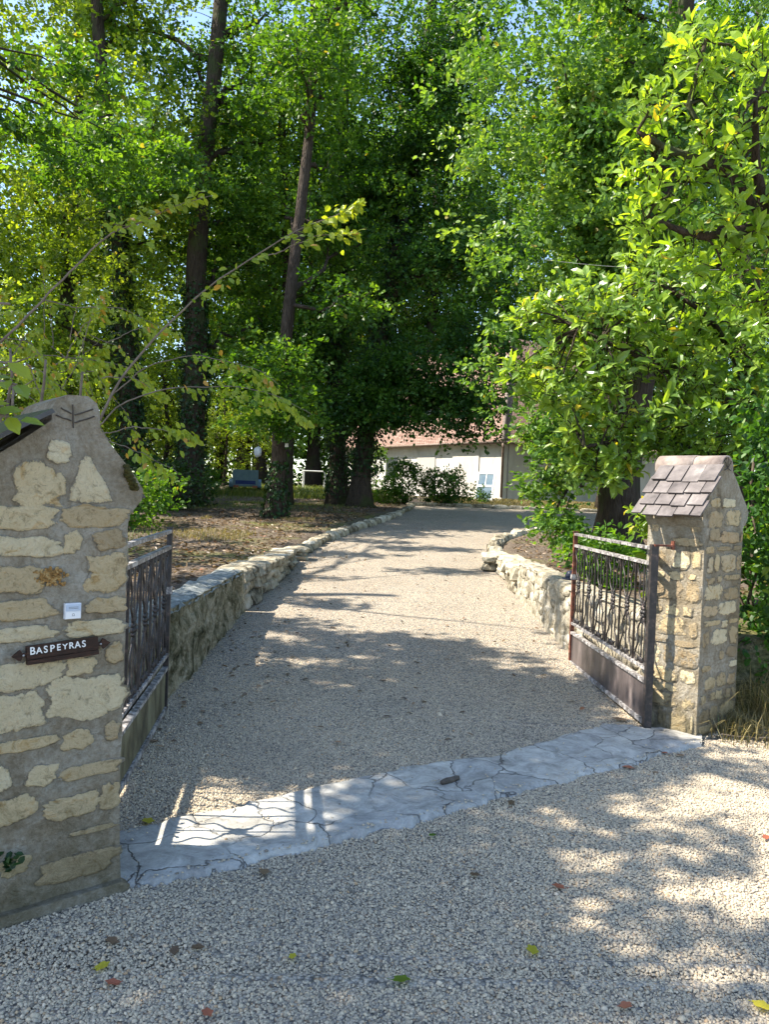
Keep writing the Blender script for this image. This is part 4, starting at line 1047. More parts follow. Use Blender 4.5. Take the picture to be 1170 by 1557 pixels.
# name board
def name_sign():
    p0 = on_face(37, 988); p1 = on_face(145, 983)
    uc = (p0[0] + p1[0]) / 2; zc = (p0[1] + p1[1]) / 2 - .0
    o = O3L + EU * uc + EZ * (on_face(91, 986)[1]) - EV * .02
    root = empty('name_sign', o, 'brown wooden name board lettered BASPEYRAS with pointed iron brackets on the left pillar', 'sign')
    ang = .055
    ex = EU * math.cos(ang) + EZ * math.sin(ang); ez = EZ * math.cos(ang) - EU * math.sin(ang); ey = -EV
    Rm = np.stack([ex, ey, ez], 1)
    w = np.linalg.norm(np.array(on_face(37, 988)) - np.array(on_face(145, 983)))
    g = Geo(); g.box((0, 0, .006), (w, .016, .046), Rm); g.box(ex * 0 + ez * -.002, (w + .0, .012, .052), Rm)
    g.build('board', M['sign_wood'], root)
    g = Geo(); g.box(ez * -.027 + ey * .004, (w, .02, .016), Rm); g.build('lower_slat', M['sign_wood'], root)
    for s in (-1, 1):
        b = Geo(); ww = .045
        pts = [(0, -.006), (.012, -.006), (.02, -.018), (.03, -.014), (.034, -.01), (.05, 0), (.034, .01), (.03, .014), (.02, .018), (.012, .006), (0, .006)]
        V = []
        for d in (-.004, .004):
            for x, z in pts: V.append(ex * s * (w / 2 + x * .95) + ez * z * 1.1 + ey * d)
        n = len(pts); F = [[i, (i + 1) % n, n + (i + 1) % n, n + i] for i in range(n)]
        b.add(np.array(V), np.array(F)); b.F.setdefault(n, []).append(np.array([list(range(n)), list(range(2 * n - 1, n - 1, -1))]) + b.n - len(V))
        b.build('bracket', M['sign_wood'], root)
        sc = Geo(); blob_stone(sc, ex * s * (w / 2 + .01) + ey * .006, (.008, .008, .008), 1, dirs=(8, 5)); sc.build('screw', M['steel'], root, True)
    # text: letters of uneven height as the broken strokes read in the photograph
    word = 'BASPEYRAS'
    tot = .093 * 1.0; x = -w / 2 + .008; span = w * .80
    step = span / len(word)
    for i, ch in enumerate(word):
        cu = bpy.data.curves.new('letter', 'FONT'); cu.body = ch; cu.size = .034; cu.extrude = .0012; cu.offset = .0005
        cu.align_x = 'CENTER'
        o2 = bpy.data.objects.new('letter', cu); COL.objects.link(o2)
        dep = bpy.context.evaluated_depsgraph_get(); dep.update()
        me = bpy.data.meshes.new_from_object(o2.evaluated_get(dep))
        bpy.data.objects.remove(o2); bpy.data.curves.remove(cu)
        me.materials.clear(); me.materials.append(M['lettering'])
        l = bpy.data.objects.new('letter', me); COL.objects.link(l); l.parent = root
        drop = (0, 0, 0, .0, .001, .002, .001, 0, 0)[i]
        pos = ex * (x + step * (i + .5)) + ez * (.0 + drop) + ey * .0095
        m4 = Matrix((( ex[0], ez[0], ey[0], pos[0]), (ex[1], ez[1], ey[1], pos[1]), (ex[2], ez[2], ey[2], pos[2]), (0, 0, 0, 1)))
        sx = (1.05, .95, .95, 1, .85, .9, .95, .95, .95)[i] * step / .0225 * .98; sz = (1.1, .95, 1, 1, .95, .8, .95, 1.0, 1.0)[i]
        l.matrix_local = m4 @ Matrix.Diagonal((sx, sz, 1, 1))
name_sign()
def doorbell():
    c = on_face(108, 928); p = on_face(95, 941); q = on_face(120, 916)
    o = O3L + EU * c[0] + EZ * c[1] - EV * .012
    root = empty('doorbell', o, 'small white doorbell unit with pale blue top half above the name board', 'doorbell')
    Rm = np.stack([EU, -EV, EZ], 1); w = q[0] - p[0]; h = (q[1] - p[1])
    g = Geo(); g.box((0, 0, 0), (w, .018, h), Rm); g.build('housing', M['white_plastic'], root)
    g = Geo(); g.box(EZ * h * .24 - EV * .010, (w * .88, .006, h * .40), Rm); g.build('name_window', M['blue_plastic'], root)
    g = Geo(); g.box(EZ * h * -.24 - EV * .010, (w * .92, .006, h * .44), Rm); g.build('push_button', M['white_paint'], root)
    g = Geo()
    for k in range(2): g.box(EZ * h * (.27 - .09 * k) - EV * .0135, (w * .6, .001, .0012), Rm)
    a = np.linspace(-.6, math.pi + .6, 12); g.tube([EZ * (h * -.24 + .005 * math.sin(t) + .001) + EU * .0035 * math.cos(t) - EV * .0135 for t in a], .0006, 4)
    g.tube([EZ * (h * -.24 - .003) - EU * .005 - EV * .0135, EZ * (h * -.24 - .003) + EU * .005 - EV * .0135], .0006, 4)
    g.build('bell_symbol', M['ink'], root)
doorbell()

# ------------------------------------------------------------------ right pillar
def right_pillar():
    L0 = (O3R[0], O3R[1], 0)
    root = empty('gate_pillar', L0, 'right stone pillar under a little roof of purple-grey slates with the open gate hinged to it', 'pillar')
    g = Geo()
    prof = [(.0, -.1), (.55, -.1), (.54, .3), (.54, 1.42), (.60, 1.47), (.615, 1.53), (.56, 1.6), (.35, 1.82), (.33, 1.86), (.27, 1.90), (.20, 1.87), (.17, 1.80), (-.03, 1.54), (-.04, 1.47), (0, 1.42)]
    extrude_profile(g, prof, O3R, 0, .42, seed=13)
    g.build('mortared_body', M['mortar'], root, False, L0)
    st = Geo()
    def top(u, z): return z < 1.46 or (z < 1.88 - abs(u - .26) * 1.35)
    masonry(st, .54, 1.80, O3R, EU, -EV, EZ, 21, top=top, bulge=.007, smear=.25)
    masonry(st, .42, 1.44, O3R + EV * .42, -EV, -EU, EZ, 22, bulge=.006, smear=.42)
    masonry(st, .54, 1.44, O3R + EV * .42, EU, EV, EZ, 23)
    masonry(st, .42, 1.44, O3R + EU * .54, EV, EU, EZ, 24)
    st.build('stones', M['stone'], root, False, L0)
    s = Geo()
    slates(s, O3R, .19, 1.83, -.085, 1.49, -.02, .45, 4, 4, 31, lift=.012, thick=.012)
    s.build('roof_slates', M['slate'], root, False, L0)
    s = Geo()
    slates(s, O3R, .33, 1.83, .62, 1.50, .05, .45, 4, 3, 32, lift=.012, thick=.012)
    s.build('roof_slates', M['slate'], root, False, L0)
    rt = Geo(); c = O3R + EU * .26 + EZ * 1.835
    th = np.linspace(-.35, math.pi + .35, 15)
    for v0, v1, rr in ((-.005, .22, .083), (.205, .49, .088)):
        V = []
        for v in (v0, v1):
            for q in (rr, rr - .012):
                for t in th: V.append(c + EU * q * math.cos(t) + EZ * q * math.sin(t) + EV * v)
        n = len(th); F = []
        for i in range(n - 1):
            F += [[i, i + 1, 2 * n + i + 1, 2 * n + i], [n + i + 1, n + i, 3 * n + i, 3 * n + i + 1], [i + 1, i, n + i, n + i + 1], [2 * n + i, 2 * n + i + 1, 3 * n + i + 1, 3 * n + i]]
        rt.add(np.array(V), np.array(F))
    rt.build('ridge_tile', M['ridge'], root, True, L0)
    gr = Geo()
    for du, dz in ((0, .07), (.05, .045), (-.05, .045), (.045, -.02), (-.045, -.02)):
        gr.tube([c - EV * .008 + EU * .0 + EZ * -.005, c - EV * .008 + EU * du + EZ * dz], .0028, 5)
    gr.build('scored_marks', M['groove'], root, False, L0)
    # iron strap holding the gate
right_pillar()

# ------------------------------------------------------------------ gates
def gate(hinge, far, label, mirror=False, kick='kick', sag=0.0):
    hinge = np.array(hinge, float); far = np.array(far, float); L = np.linalg.norm(far - hinge)
    ang = math.atan2(far[1] - hinge[1], far[0] - hinge[0])
    root = empty('iron_gate', (hinge[0], hinge[1], 0), label, 'gate', 'wrought iron gate leaves')
    root.rotation_euler = (0, 0, ang)
    g = Geo(); g.box((.0, 0, .655), (.045, .05, 1.27)); g.box((0, 0, .015), (.09, .06, .02)); g.build('hinge_post', M['iron'], root)
    g = Geo(); g.box((L, 0, .665), (.035, .035, 1.23)); g.box((L, 0, 1.285), (.045, .045, .012)); g.build('end_post', M['iron' if mirror else 'iron_rust'], root)
    for z, h, w in ((1.262, .022, .034), (1.155, .024, .034), (.425, .022, .034), (.335, .022, .036), (.055, .03, .034)):
        g = Geo(); x0, x1 = .0225, L - .0175
        g.box(((x0 + x1) / 2, 0, z), (x1 - x0, w, h)); g.build('rail', M['iron_worn'], root)
    g = Geo(); g.box((L / 2, 0, .197), (L - .045, .006, .25)); g.build('kick_plate', M[kick], root)
    g = Geo(); g.box((L * .5, 0, .332 + .02), (.01, .01, .01)); 
    nb = 6; xs_ = np.linspace(.0, L, nb + 1)
    zb, zt = .436, 1.143
    def lathe_collar(gg, x, z):
        blob_stone(gg, (x, 0, z), (.03, .03, .035), 3, dirs=(8, 5), sq=2)
    for i in range(1, nb):
        g = Geo(); g.box((xs_[i], 0, (zb + zt) / 2), (.014, .014, zt - zb)); g.build('bar', M['iron'], root)
    for i in range(nb):
        xc = (xs_[i] + xs_[i + 1]) / 2; hw = (xs_[i + 1] - xs_[i]) / 2 - .02
        g = Geo(); g.tube([(xc, 0, zb), (xc, 0, zt)], .006, 6); g.build('bar', M['iron'], root)
        for s in (-1, 1):
            for up in (1, -1):
                mid = .80; e = zt if up > 0 else zb; H = abs(e - mid)
                pts = []
                # stem from the rosette swings out then curls inward at the rail
                for t in np.linspace(0, 1, 14):
                    x = .016 + (hw * .92 - .016) * sstep(t * 1.25) ; z = t * (H - .06)
                    x = .014 + (hw * .58 - .014) * float(sstep(t * 2.6)) + (hw * .25) * float(sstep((t - .62) * 3.2)) - hw * .1 * float(sstep((t - .35) * 4)) * (1 - float(sstep((t - .62) * 3.2)))
                    pts.append((xc + s * x, 0, mid + up * (.03 + z)))
                cx, cz = xc + s * (hw * .83 - .036), mid + up * (.03 + H - .06)
                for t in np.linspace(0.0, 1, 16)[1:]:
                    a = t * 4.6; rr = .036 * (1 - t * .62)
                    pts.append((cx + s * rr * math.cos(a), 0, cz + up * rr * math.sin(a)))
                g = Geo(); g.tube(pts, .0065, 6); g.build('scroll', M['iron'], root, True)
        g = Geo()
        for k in range(8):
            a = k * math.pi / 4; p = (xc + .026 * math.cos(a), 0, .80 + .034 * math.sin(a))
            blob_stone(g, p, (.03, .026, .03), k + i, dirs=(7, 5), sq=2)
        blob_stone(g, (xc, 0, .80), (.035, .04, .035), i, dirs=(8, 5), sq=2)
        for s in (-1, 1):
            blob_stone(g, (xc + s * .03, 0, .86), (.02, .02, .05), k, dirs=(7, 5), sq=2); blob_stone(g, (xc + s * .03, 0, .74), (.02, .02, .05), k, dirs=(7, 5), sq=2)
        g.build('rosette', M['iron'], root, True)
        g = Geo()
        for s in (-1, 0, 1): blob_stone(g, (xc + s * .025, 0, .462), (.022, .02, .045), i + s, dirs=(7, 5), sq=2)
        g.build('leaf_ornament', M['iron'], root, True)
    # lock stop in the middle of the end post
    g = Geo(); g.box((L + .004, 0, .86), (.05, .05, .05)); g.build('latch_plate', M['iron_worn'], root)
    g = Geo()
    if mirror:
        g.box((-.06, 0, 1.27), (.12, .03, .012)); g.tube([(-.1, 0, 1.24), (-.1, 0, 1.30)], .012, 8)
    else:
        g.box((-.02, -.06, 1.285), (.04, .14, .012)); g.tube([(-.02, -.12, 1.26), (-.02, -.12, 1.32)], .014, 8)
    g.build('hinge_strap', M['iron_rust'], root)
    return root
gate((-1.2, 3.225), (-1.45, 5.21), 'left black iron gate leaf with a mossy kick plate, swung open along the wall', kick='kick_mossy', mirror=True)
gate((1.86, 5.27), (1.81, 7.24), 'right iron gate leaf with scrolls, rusty end post and grey kick plate, swung open', kick='kick')

# ------------------------------------------------------------------ retaining walls
def wall_strip(name, path, width, side, zb, zt, mat, topmat, label, seed, stones=None, topname='coping'):
    """mortared wall along path (front face), thickness to the given side (-1 left, +1 right)"""
    P = np.array(path, float); s = np.concatenate([[0], np.cumsum(np.linalg.norm(np.diff(P, axis=0), axis=1))])
    n = int(s[-1] / .05); q = np.linspace(0, s[-1], n); C = np.stack([np.interp(q, s, P[:, i]) for i in (0, 1)], -1)
    T = unit(np.gradient(C, axis=0)); N = np.stack([T[:, 1], -T[:, 0]], -1) * side      # pointing into the bank
    b = np.array([zb(y) for y in C[:, 1]]); t = np.array([zt(y) for y in C[:, 1]])
    rows = 20; root = empty(name, (C[0, 0], C[0, 1], b[0]), label, 'wall')
    V = []
    for i in range(n):
        for j in range(rows + 1):
            z = b[i] - .1 + (t[i] - b[i] + .1) * j / rows
            w = .035 * mnoise.noise(Vector((q[i] * 5, z * 8, seed))) + .022 * mnoise.noise(Vector((q[i] * 15, z * 20, seed)))
            p = C[i] + N[i] * (w + .03 * j / rows)
            V.append((p[0], p[1], z))
    i = np.arange(n - 1)[:, None] * (rows + 1); j = np.arange(rows)[None]
    f1 = np.stack([i + j, i + rows + 1 + j, i + rows + 2 + j, i + j + 1], -1).reshape(-1, 4)
    if side > 0: f1 = f1[:, ::-1]
    g = Geo().add(np.array(V), f1)
    # end faces and back
    for e in (0, n - 1):
        a = C[e]; bk = C[e] + N[e] * width
        g.add([(a[0], a[1], b[e] - .1), (bk[0], bk[1], b[e] - .1), (bk[0], bk[1], t[e]), (a[0] + N[e][0] * .03, a[1] + N[e][1] * .03, t[e])], [[0, 1, 2, 3]])
    o = g.build('wall_face', mat, root, True, tuple(root.location))
    g = Geo(); K = 8; V = []
    for i_ in range(n):
        for j_ in range(K + 1):
            d = -.012 + .04 * 0 + (width + .02) * j_ / K
            z = t[i_] + .028 * mnoise.noise(Vector((q[i_] * 6, d * 9, seed + 4))) + .012 * mnoise.noise(Vector((q[i_] * 22, d * 20, seed))) + (.004 if 0 < j_ < K else -.03)
            p = C[i_] + N[i_] * (d + .03 + .012 * mnoise.noise(Vector((q[i_] * 7, j_, 2)))); V.append((p[0], p[1], z))
    i = np.arange(n - 1)[:, None] * (K + 1); j = np.arange(K)[None]
    f = np.stack([i + j, i + K + 1 + j, i + K + 2 + j, i + j + 1], -1).reshape(-1, 4)
    if side > 0: f = f[:, ::-1]
    g.add(np.array(V), f); g.build(topname, topmat, root, True, tuple(root.location))
    if stones:
        st = Geo(); r = random.Random(seed)
        for k in range(stones):
            i_ = r.randrange(3, n - 6); hh = t[i_] - b[i_]; z = b[i_] + r.uniform(.02, hh - .06)
            blob_stone(st, (C[i_][0] + N[i_][0] * .03, C[i_][1] + N[i_][1] * .03, z), (r.uniform(.05, .07), r.uniform(.12, .3), r.uniform(.06, .13)), k, math.atan2(T[i_][1], T[i_][0]) - math.pi / 2, r.random(), dirs=(12, 8))
        st.build('stones', M['wall_pale'], root, True, tuple(root.location))
    return root
zdf = lambda y: float(zd(y))
wall_strip('retaining_wall', [(-1.62, 3.95), (-1.55, 5.1), (-1.53, 6.4), (-1.58, 8.9)], .32, -1, zdf, lambda y: .66 - .02 * (y - 5) * .3, M['wall_dark'], M['wall_top'],
           'dark weathered mortared wall with blue-grey lichened top beside the left gate', 71)
wall_strip('retaining_wall', [(2.06, 5.62), (2.0, 6.9), (1.86, 7.55), (1.84, 8.2), (1.84, 9.6), (1.86, 10.6)], .28, 1, zdf, lambda y: .72, M['wall_pale'], M['wall_pale'],
           'pale rubble wall holding the bed behind the right gate', 72, stones=80)

def edging_wall(name, path, side, courses, label, seed, hfun, size=(.22, .4)):
    """dry-stone stack: big rough blocks in courses"""
    P = np.array(path, float); s = np.concatenate([[0], np.cumsum(np.linalg.norm(np.diff(P, axis=0), axis=1))])
    root = empty(name, (P[0][0], P[0][1], zdf(P[0][1])), label, 'wall'); r = random.Random(seed)
    g = Geo(); cop = Geo()
    q = 0
    def put(gg, q0, w, zc, dep, h, off):
        x, y = np.interp(q0, s, P[:, 0]), np.interp(q0, s, P[:, 1])
        x2, y2 = np.interp(q0 + .05, s, P[:, 0]), np.interp(q0 + .05, s, P[:, 1]); a = math.atan2(y2 - y, x2 - x)
        N = np.array([math.sin(a), -math.cos(a)]) * side
        blob_stone(gg, (x + N[0] * off, y + N[1] * off, zdf(y) + zc), (w * 1.06, dep, h), r.random() * 90, a + r.uniform(-.08, .08), r.random(), sq=6.5, dirs=(16, 9), fl=1)
    for c in range(courses):
        q = r.uniform(0, .1)
        while q < s[-1]:
            w = r.uniform(*size); H = hfun(np.interp(q, s, P[:, 1])); hh = H / (courses + .35)
            last = c == courses - 1
            put(cop if last else g, q + w / 2, w, hh * (c + .5) * 1.03, r.uniform(.26, .34) + (.12 if last else 0), hh * r.uniform(1.1, 1.3), .13 + .03 * c + r.uniform(-.02, .02))
            q += w
    g.build('lower_courses', M['kerb'], root, False, tuple(root.location)) if g.n else None
    cop.build('top_course', M['kerb'], root, False, tuple(root.location))
edging_wall('dry_stone_wall', [(-1.58, 8.9), (-1.52, 10), (-1.44, 11.16), (-1.46, 12.3), (-1.5, 13.2)], -1, 3, 'stacked cream boulders continuing the left wall along the drive', 81, lambda y: .5 - .065 * (y - 9), (.22, .45))
edging_wall('dry_stone_wall', [(1.86, 10.5), (1.89, 11.72), (1.9, 13.0)], 1, 2, 'pale rough blocks continuing the right wall along the drive', 82, lambda y: .42 - .04 * (y - 10.5), (.25, .45))

def kerb_line(path, side, label, grp, seed, w0=.3, w1=.55, hh=.2):
    P = np.array(path, float); s = np.concatenate([[0], np.cumsum(np.linalg.norm(np.diff(P, axis=0), axis=1))]); r = random.Random(seed); q = 0
    while q < s[-1]:
        w = r.uniform(w0, w1); m = q + w / 2
        x, y = np.interp(m, s, P[:, 0]), np.interp(m, s, P[:, 1]); x2, y2 = np.interp(m + .1, s, P[:, 0]), np.interp(m + .1, s, P[:, 1]); a = math.atan2(y2 - y, x2 - x)
        N = np.array([math.sin(a), -math.cos(a)]) * side
        g = Geo(); blob_stone(g, (0, 0, 0), (w * 1.0, r.uniform(.2, .3), hh * r.uniform(1.2, 1.6)), r.random() * 90, a + r.uniform(-.08, .08), r.random(), sq=6, dirs=(14, 8), fl=1)
        o = g.build('kerb_stone', M['kerb'], None, False)
        o.location = (x + N[0] * .11, y + N[1] * .11, zdf(y) + hh * .25)
        tag(o, label, 'kerb stone', grp)
        q += w
kerb_line([(-1.46, 13.4), (-1.24, 15.62), (-.69, 18.5), (.25, 22.3), (.35, 23.4)], -1, 'rough pale kerb stone in the row edging the left side of the drive', 'left kerb of the drive', 91, hh=.16)
kerb_line([(1.92, 13.2), (2.09, 15.32), (2.42, 16.78), (3.18, 18.5), (4.0, 19.38), (7.5, 20.2)], 1, 'rough pale kerb stone in the row edging the right bed', 'right kerb of the drive', 92, hh=.2)
kerb_line([(1.15, 29.0), (4.6, 29.1), (8, 28.9), (13, 28.9)], -1, 'low pale kerb stone at the far side of the turning area', 'far kerb before the house', 93, .5, .9, .12)
kerb_line([(.55, 24.2), (.95, 26.8), (1.1, 28.8)], -1, 'low stone of the short kerb beside the round bushes', 'short kerb by the bushes', 94, .5, .9, .12)
# ------------------------------------------------------------------ house
def house():
    K = np.array(at(763, 752, 36.0))[:2]
    dl = unit(np.array([-9.0, 11.0])); n1 = np.array([.77, .63]) ; n1 = np.array([-dl[1], dl[0]]); n1 = n1 if n1[1] > 0 else -n1
    dr = unit(np.array([.87, .5])); n2 = np.array([-dr[1], dr[0]])
    zb, ze, rise, run = 1.2, 4.42, 6.2, 5.4
    root = empty('house', (K[0], K[1], 1.65), 'low white-walled house with pink clay tile roof at the end of the drive', 'house')
    Lw, Rw = 12.6, 12.0
    L = K + dl * Lw; Rr = K + dr * Rw
    lo = tuple(root.location)
    def quad(name, pts, mat, uv=None):
        g = Geo().add(pts, [[0, 1, 2, 3]]); o = g.build(name, mat, root, False, lo)
        if uv:
            l = o.data.uv_layers.new(name='UVMap')
            for i, c in enumerate(uv): l.data[i].uv = c
        return o
    th = .35
    def wall(name, a, b, nin, mat):
        g = Geo(); pts = []
        for p in (a, b, b + nin * th, a + nin * th): pts += [(p[0], p[1], zb), (p[0], p[1], ze)]
        g.add(pts, [[0, 2, 3, 1], [2, 4, 5, 3], [4, 6, 7, 5], [6, 0, 1, 7], [1, 3, 5, 7], [0, 6, 4, 2]]); return g.build(name, mat, root, False, lo)
    wall('wall', K + dl * .01, L, n1, M['plaster']); wall('wall', K + dr * .36, Rr, n2, M['plaster_grey'])
    # hip corner
    A = np.stack([n1, n2]); hip = np.linalg.solve(A, np.array([run, run])); ov = np.linalg.solve(A, np.array([-.35, -.35]))
    e = K + ov; zt = ze + rise; z0 = ze - .12
    H = K + hip; L2 = L + n1 * run; R2 = Rr + n2 * run; Lo = L - n1 * .35; Ro = Rr - n2 * .35
    sl = math.hypot(run + .35, rise + .12)
    quad('roof', [(e[0], e[1], z0), (H[0], H[1], zt), (L2[0], L2[1], zt), (Lo[0], Lo[1], z0)], M['tiles'], [(0, 0), (hip @ dl, sl), (Lw, sl), (Lw, 0)])
    quad('roof', [(e[0], e[1], z0), (Ro[0], Ro[1], z0), (R2[0], R2[1], zt), (H[0], H[1], zt)], M['tiles'], [(0, 0), (Rw, 0), (Rw, sl), (hip @ dr, sl)])
    g = Geo(); g.tube([(e[0], e[1], z0 + .03), (H[0], H[1], zt + .03)], .11, 8); g.build('hip_ridge', M['ridge'], root, True, lo)
    for a, b in ((e, Lo), (e, Ro)):
        g = Geo(); g.tube([(a[0], a[1], z0 - .03), (b[0], b[1], z0 - .03)], .07, 8); g.build('gutter', M['gutter'], root, True, lo)
    g = Geo(); d = K - (n1 + n2) * .09
    g.tube([(e[0], e[1], z0 - .08), (e[0] + .02, e[1], z0 - .28), (d[0], d[1], z0 - .55), (d[0], d[1], 1.7)], .06, 8); g.build('downpipe', M['gutter'], root, True, lo)
    # wide grey barn door and other openings on the left wall
    def panel(name, q0, q1, za, zb_, mat, out=.03):
        a = K + dl * q0 - n1 * out; b = K + dl * q1 - n1 * out; c = K + dl * q1 + n1 * .02; d_ = K + dl * q0 + n1 * .02
        g = Geo(); pts = []
        for p in (a, b, c, d_): pts += [(p[0], p[1], za), (p[0], p[1], zb_)]
        g.add(pts, [[0, 2, 3, 1], [2, 4, 5, 3], [6, 0, 1, 7], [1, 3, 5, 7]]); return g.build(name, mat, root, False, lo)
    panel('sliding_door', 1.5, 3.3, 1.7, 3.9, M['plaster_grey'], .05)
    f = panel('door', 4.6, 6.0, 1.8, 3.7, M['shutter'], .04)
    for q in (7.6, 10.0): panel('window', q, q + 1.0, 2.6, 3.7, M['dark_glass'], .02)
    # dormer
    q = 6.6; c = K + dl * q + n1 * .9; zb2 = ze + 1.0
    dm = Geo(); hw = .7
    for s0, s1, mt, nm in ((-hw, hw, 'dark_glass', 'dormer_window'),):
        a = c + dl * s0; b = c + dl * s1
        quad(nm, [(a[0] - n1[0] * .02, a[1] - n1[1] * .02, zb2 - .1), (a[0] - n1[0] * .02, a[1] - n1[1] * .02, zb2 + 1.35), (b[0] - n1[0] * .02, b[1] - n1[1] * .02, zb2 + 1.35), (b[0] - n1[0] * .02, b[1] - n1[1] * .02, zb2 - .1)][::-1], M[mt])
    g = Geo()
    for s in (-hw, 0, hw):
        a = c + dl * s - n1 * .05; g.box((a[0], a[1], zb2 + .62), (.12, .12, 1.5))
    g.build('dormer_frame', M['white_paint'], root, False, lo)
    for s in (-hw, hw):
        a = c + dl * s; b = a + n1 * 1.7
        quad('dormer_cheek', [(a[0], a[1], zb2 - .3), (b[0], b[1], zb2 - .3), (b[0], b[1], zb2 + 1.4), (a[0], a[1], zb2 + 1.4)], M['white_paint'])
    a = c - dl * (hw + .15) - n1 * .2; b = c + dl * (hw + .15) - n1 * .2; m = c - n1 * .2; bk = n1 * 2.6
    quad('dormer_roof', [(a[0], a[1], zb2 + 1.35), (m[0], m[1], zb2 + 1.95), tuple(m + bk) + (zb2 + 1.95,), tuple(a + bk) + (zb2 + 1.35,)], M['tiles'], [(0, 0), (0, 1), (2.5, 1), (2.5, 0)])
    quad('dormer_roof', [(m[0], m[1], zb2 + 1.95), (b[0], b[1], zb2 + 1.35), tuple(b + bk) + (zb2 + 1.35,), tuple(m + bk) + (zb2 + 1.95,)], M['tiles'], [(0, 0), (0, 1), (2.5, 1), (2.5, 0)])
    return K, dl, n1
HK, HDL, HN1 = house()

def leaning_window():
    b = np.array(at(735, 751, 34.6)); z = gz(b[0], b[1])
    root = empty('window_frame', (b[0], b[1], z), 'white glazed window frame leaning against the house wall by the downpipe', 'window')
    ang = R(-14)
    def T(x, y, zz):  # leaning back
        c, s = math.cos(R(-33)), math.sin(R(-33)); y2 = y + zz * .28; return (x * c - y2 * s, x * s + y2 * c, zz)
    g = Geo()
    W, H = .9, 1.3
    def bar(gg, x0, x1, z0, z1, d=.05):
        V = [T(x, y, zz) for x in (x0, x1) for y in (-d / 2, d / 2) for zz in (z0, z1)]
        gg.add(V, [[0, 1, 3, 2], [4, 6, 7, 5], [0, 4, 5, 1], [2, 3, 7, 6], [0, 2, 6, 4], [1, 5, 7, 3]])
    bar(g, -W / 2, -W / 2 + .09, 0, H); bar(g, W / 2 - .09, W / 2, 0, H)
    for z0 in (0, .62, H - .09): bar(g, -W / 2 + .09, W / 2 - .09, z0, z0 + .09, .046)
    bar(g, -.02, .02, .71, H - .09, .04); g.build('frame', M['white_paint'], root)
    for z0, z1 in ((.09, .62), (.71, H - .09)):
        g = Geo(); bar(g, -W / 2 + .09, W / 2 - .09, z0, z1, .012); g.build('pane', M['glass'], root)
leaning_window()

# ------------------------------------------------------------------ bushes in front of the house
def bush(name, c, rad, num, leaf, label, lsize, seed, per=60, cat='bush', crad=.22, base=None):
    r = np.random.default_rng(seed); c = np.asarray(c, float); rad = np.asarray(rad, float)
    b = (c[0], c[1], c[2] - rad[2]); root = empty(name, b, label, cat)
    d = unit(r.normal(0, 1, (num, 3))) * (r.uniform(.3, 1, num) ** .5)[:, None]; C = c + d * rad
    st = Geo()
    for k in range(0, num, 4): st.tube(bez(np.array(b) + r.normal(0, .06, 3) * [1, 1, 0], C[k], .05, 5, .01), np.linspace(.016, .005, 5), 5, cap=False)
    st.build('stems', M['twig'], root, True, b)
    f = Geo(); leaf_clumps(f, C, per, crad, lsize, 'hex', seed=seed); f.build('foliage', M[leaf], root, False, b)
    return root
def gb(px, py, Y, hgt):
    p = at(px, py, Y); z = gz(p[0], p[1]); return (p[0], p[1], z + hgt)
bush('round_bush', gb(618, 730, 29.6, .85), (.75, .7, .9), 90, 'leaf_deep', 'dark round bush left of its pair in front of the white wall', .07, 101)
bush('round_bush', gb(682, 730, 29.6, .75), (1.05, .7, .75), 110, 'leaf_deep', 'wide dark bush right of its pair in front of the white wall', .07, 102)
bush('small_bush', gb(733, 748, 33, .3), (.25, .25, .3), 14, 'leaf_mid', 'tiny bush at the foot of the leaning window', .07, 103)
bush('small_bush', gb(585, 748, 29.2, .3), (.5, .4, .35), 22, 'leaf_mid', 'low bush beside the terracotta pot by the twin trunks', .07, 104)
bush('ivy_mound', gb(240, 758, 20.4, .6), (1.5, 1.0, .7), 60, 'ivy', 'sprawling ivy mound at the foot of the left tall trees', .09, 105, cat='ivy')
bush('low_bush', gb(150, 770, 16.5, .7), (2.0, 1.2, .8), 80, 'leaf_mid', 'low green bush behind the left pillar', .09, 106)
bush('low_bush', gb(296, 730, 31, .7), (1.0, .8, .7), 40, 'leaf_mid', 'green bush left of the blue trailer', .1, 107)
bush('low_bush', gb(560, 700, 35, 1.4), (1.0, .8, 1.2), 0 + 20, 'leaf_mid', 'thin bush against the white wall left of the door', .1, 108)
bush('leafy_sapling', (2.6, 8.9, .9), (.34, .5, .3), 22, 'leaf_mid', 'leafy sapling seen through the right gate bars', .075, 109, cat='plant', crad=.16)
bush('leafy_sapling', (2.75, 11.4, 1.0), (.3, .4, .28), 14, 'leaf_mid', 'small green sapling left of the right gate under the oak', .07, 110, cat='plant', crad=.16)
bush('leafy_sapling', (2.95, 7.2, 1.15), (.36, .4, .5), 30, 'leaf_bright', 'yellow-green sapling against the left side of the right pillar', .09, 111, cat='plant', crad=.18)
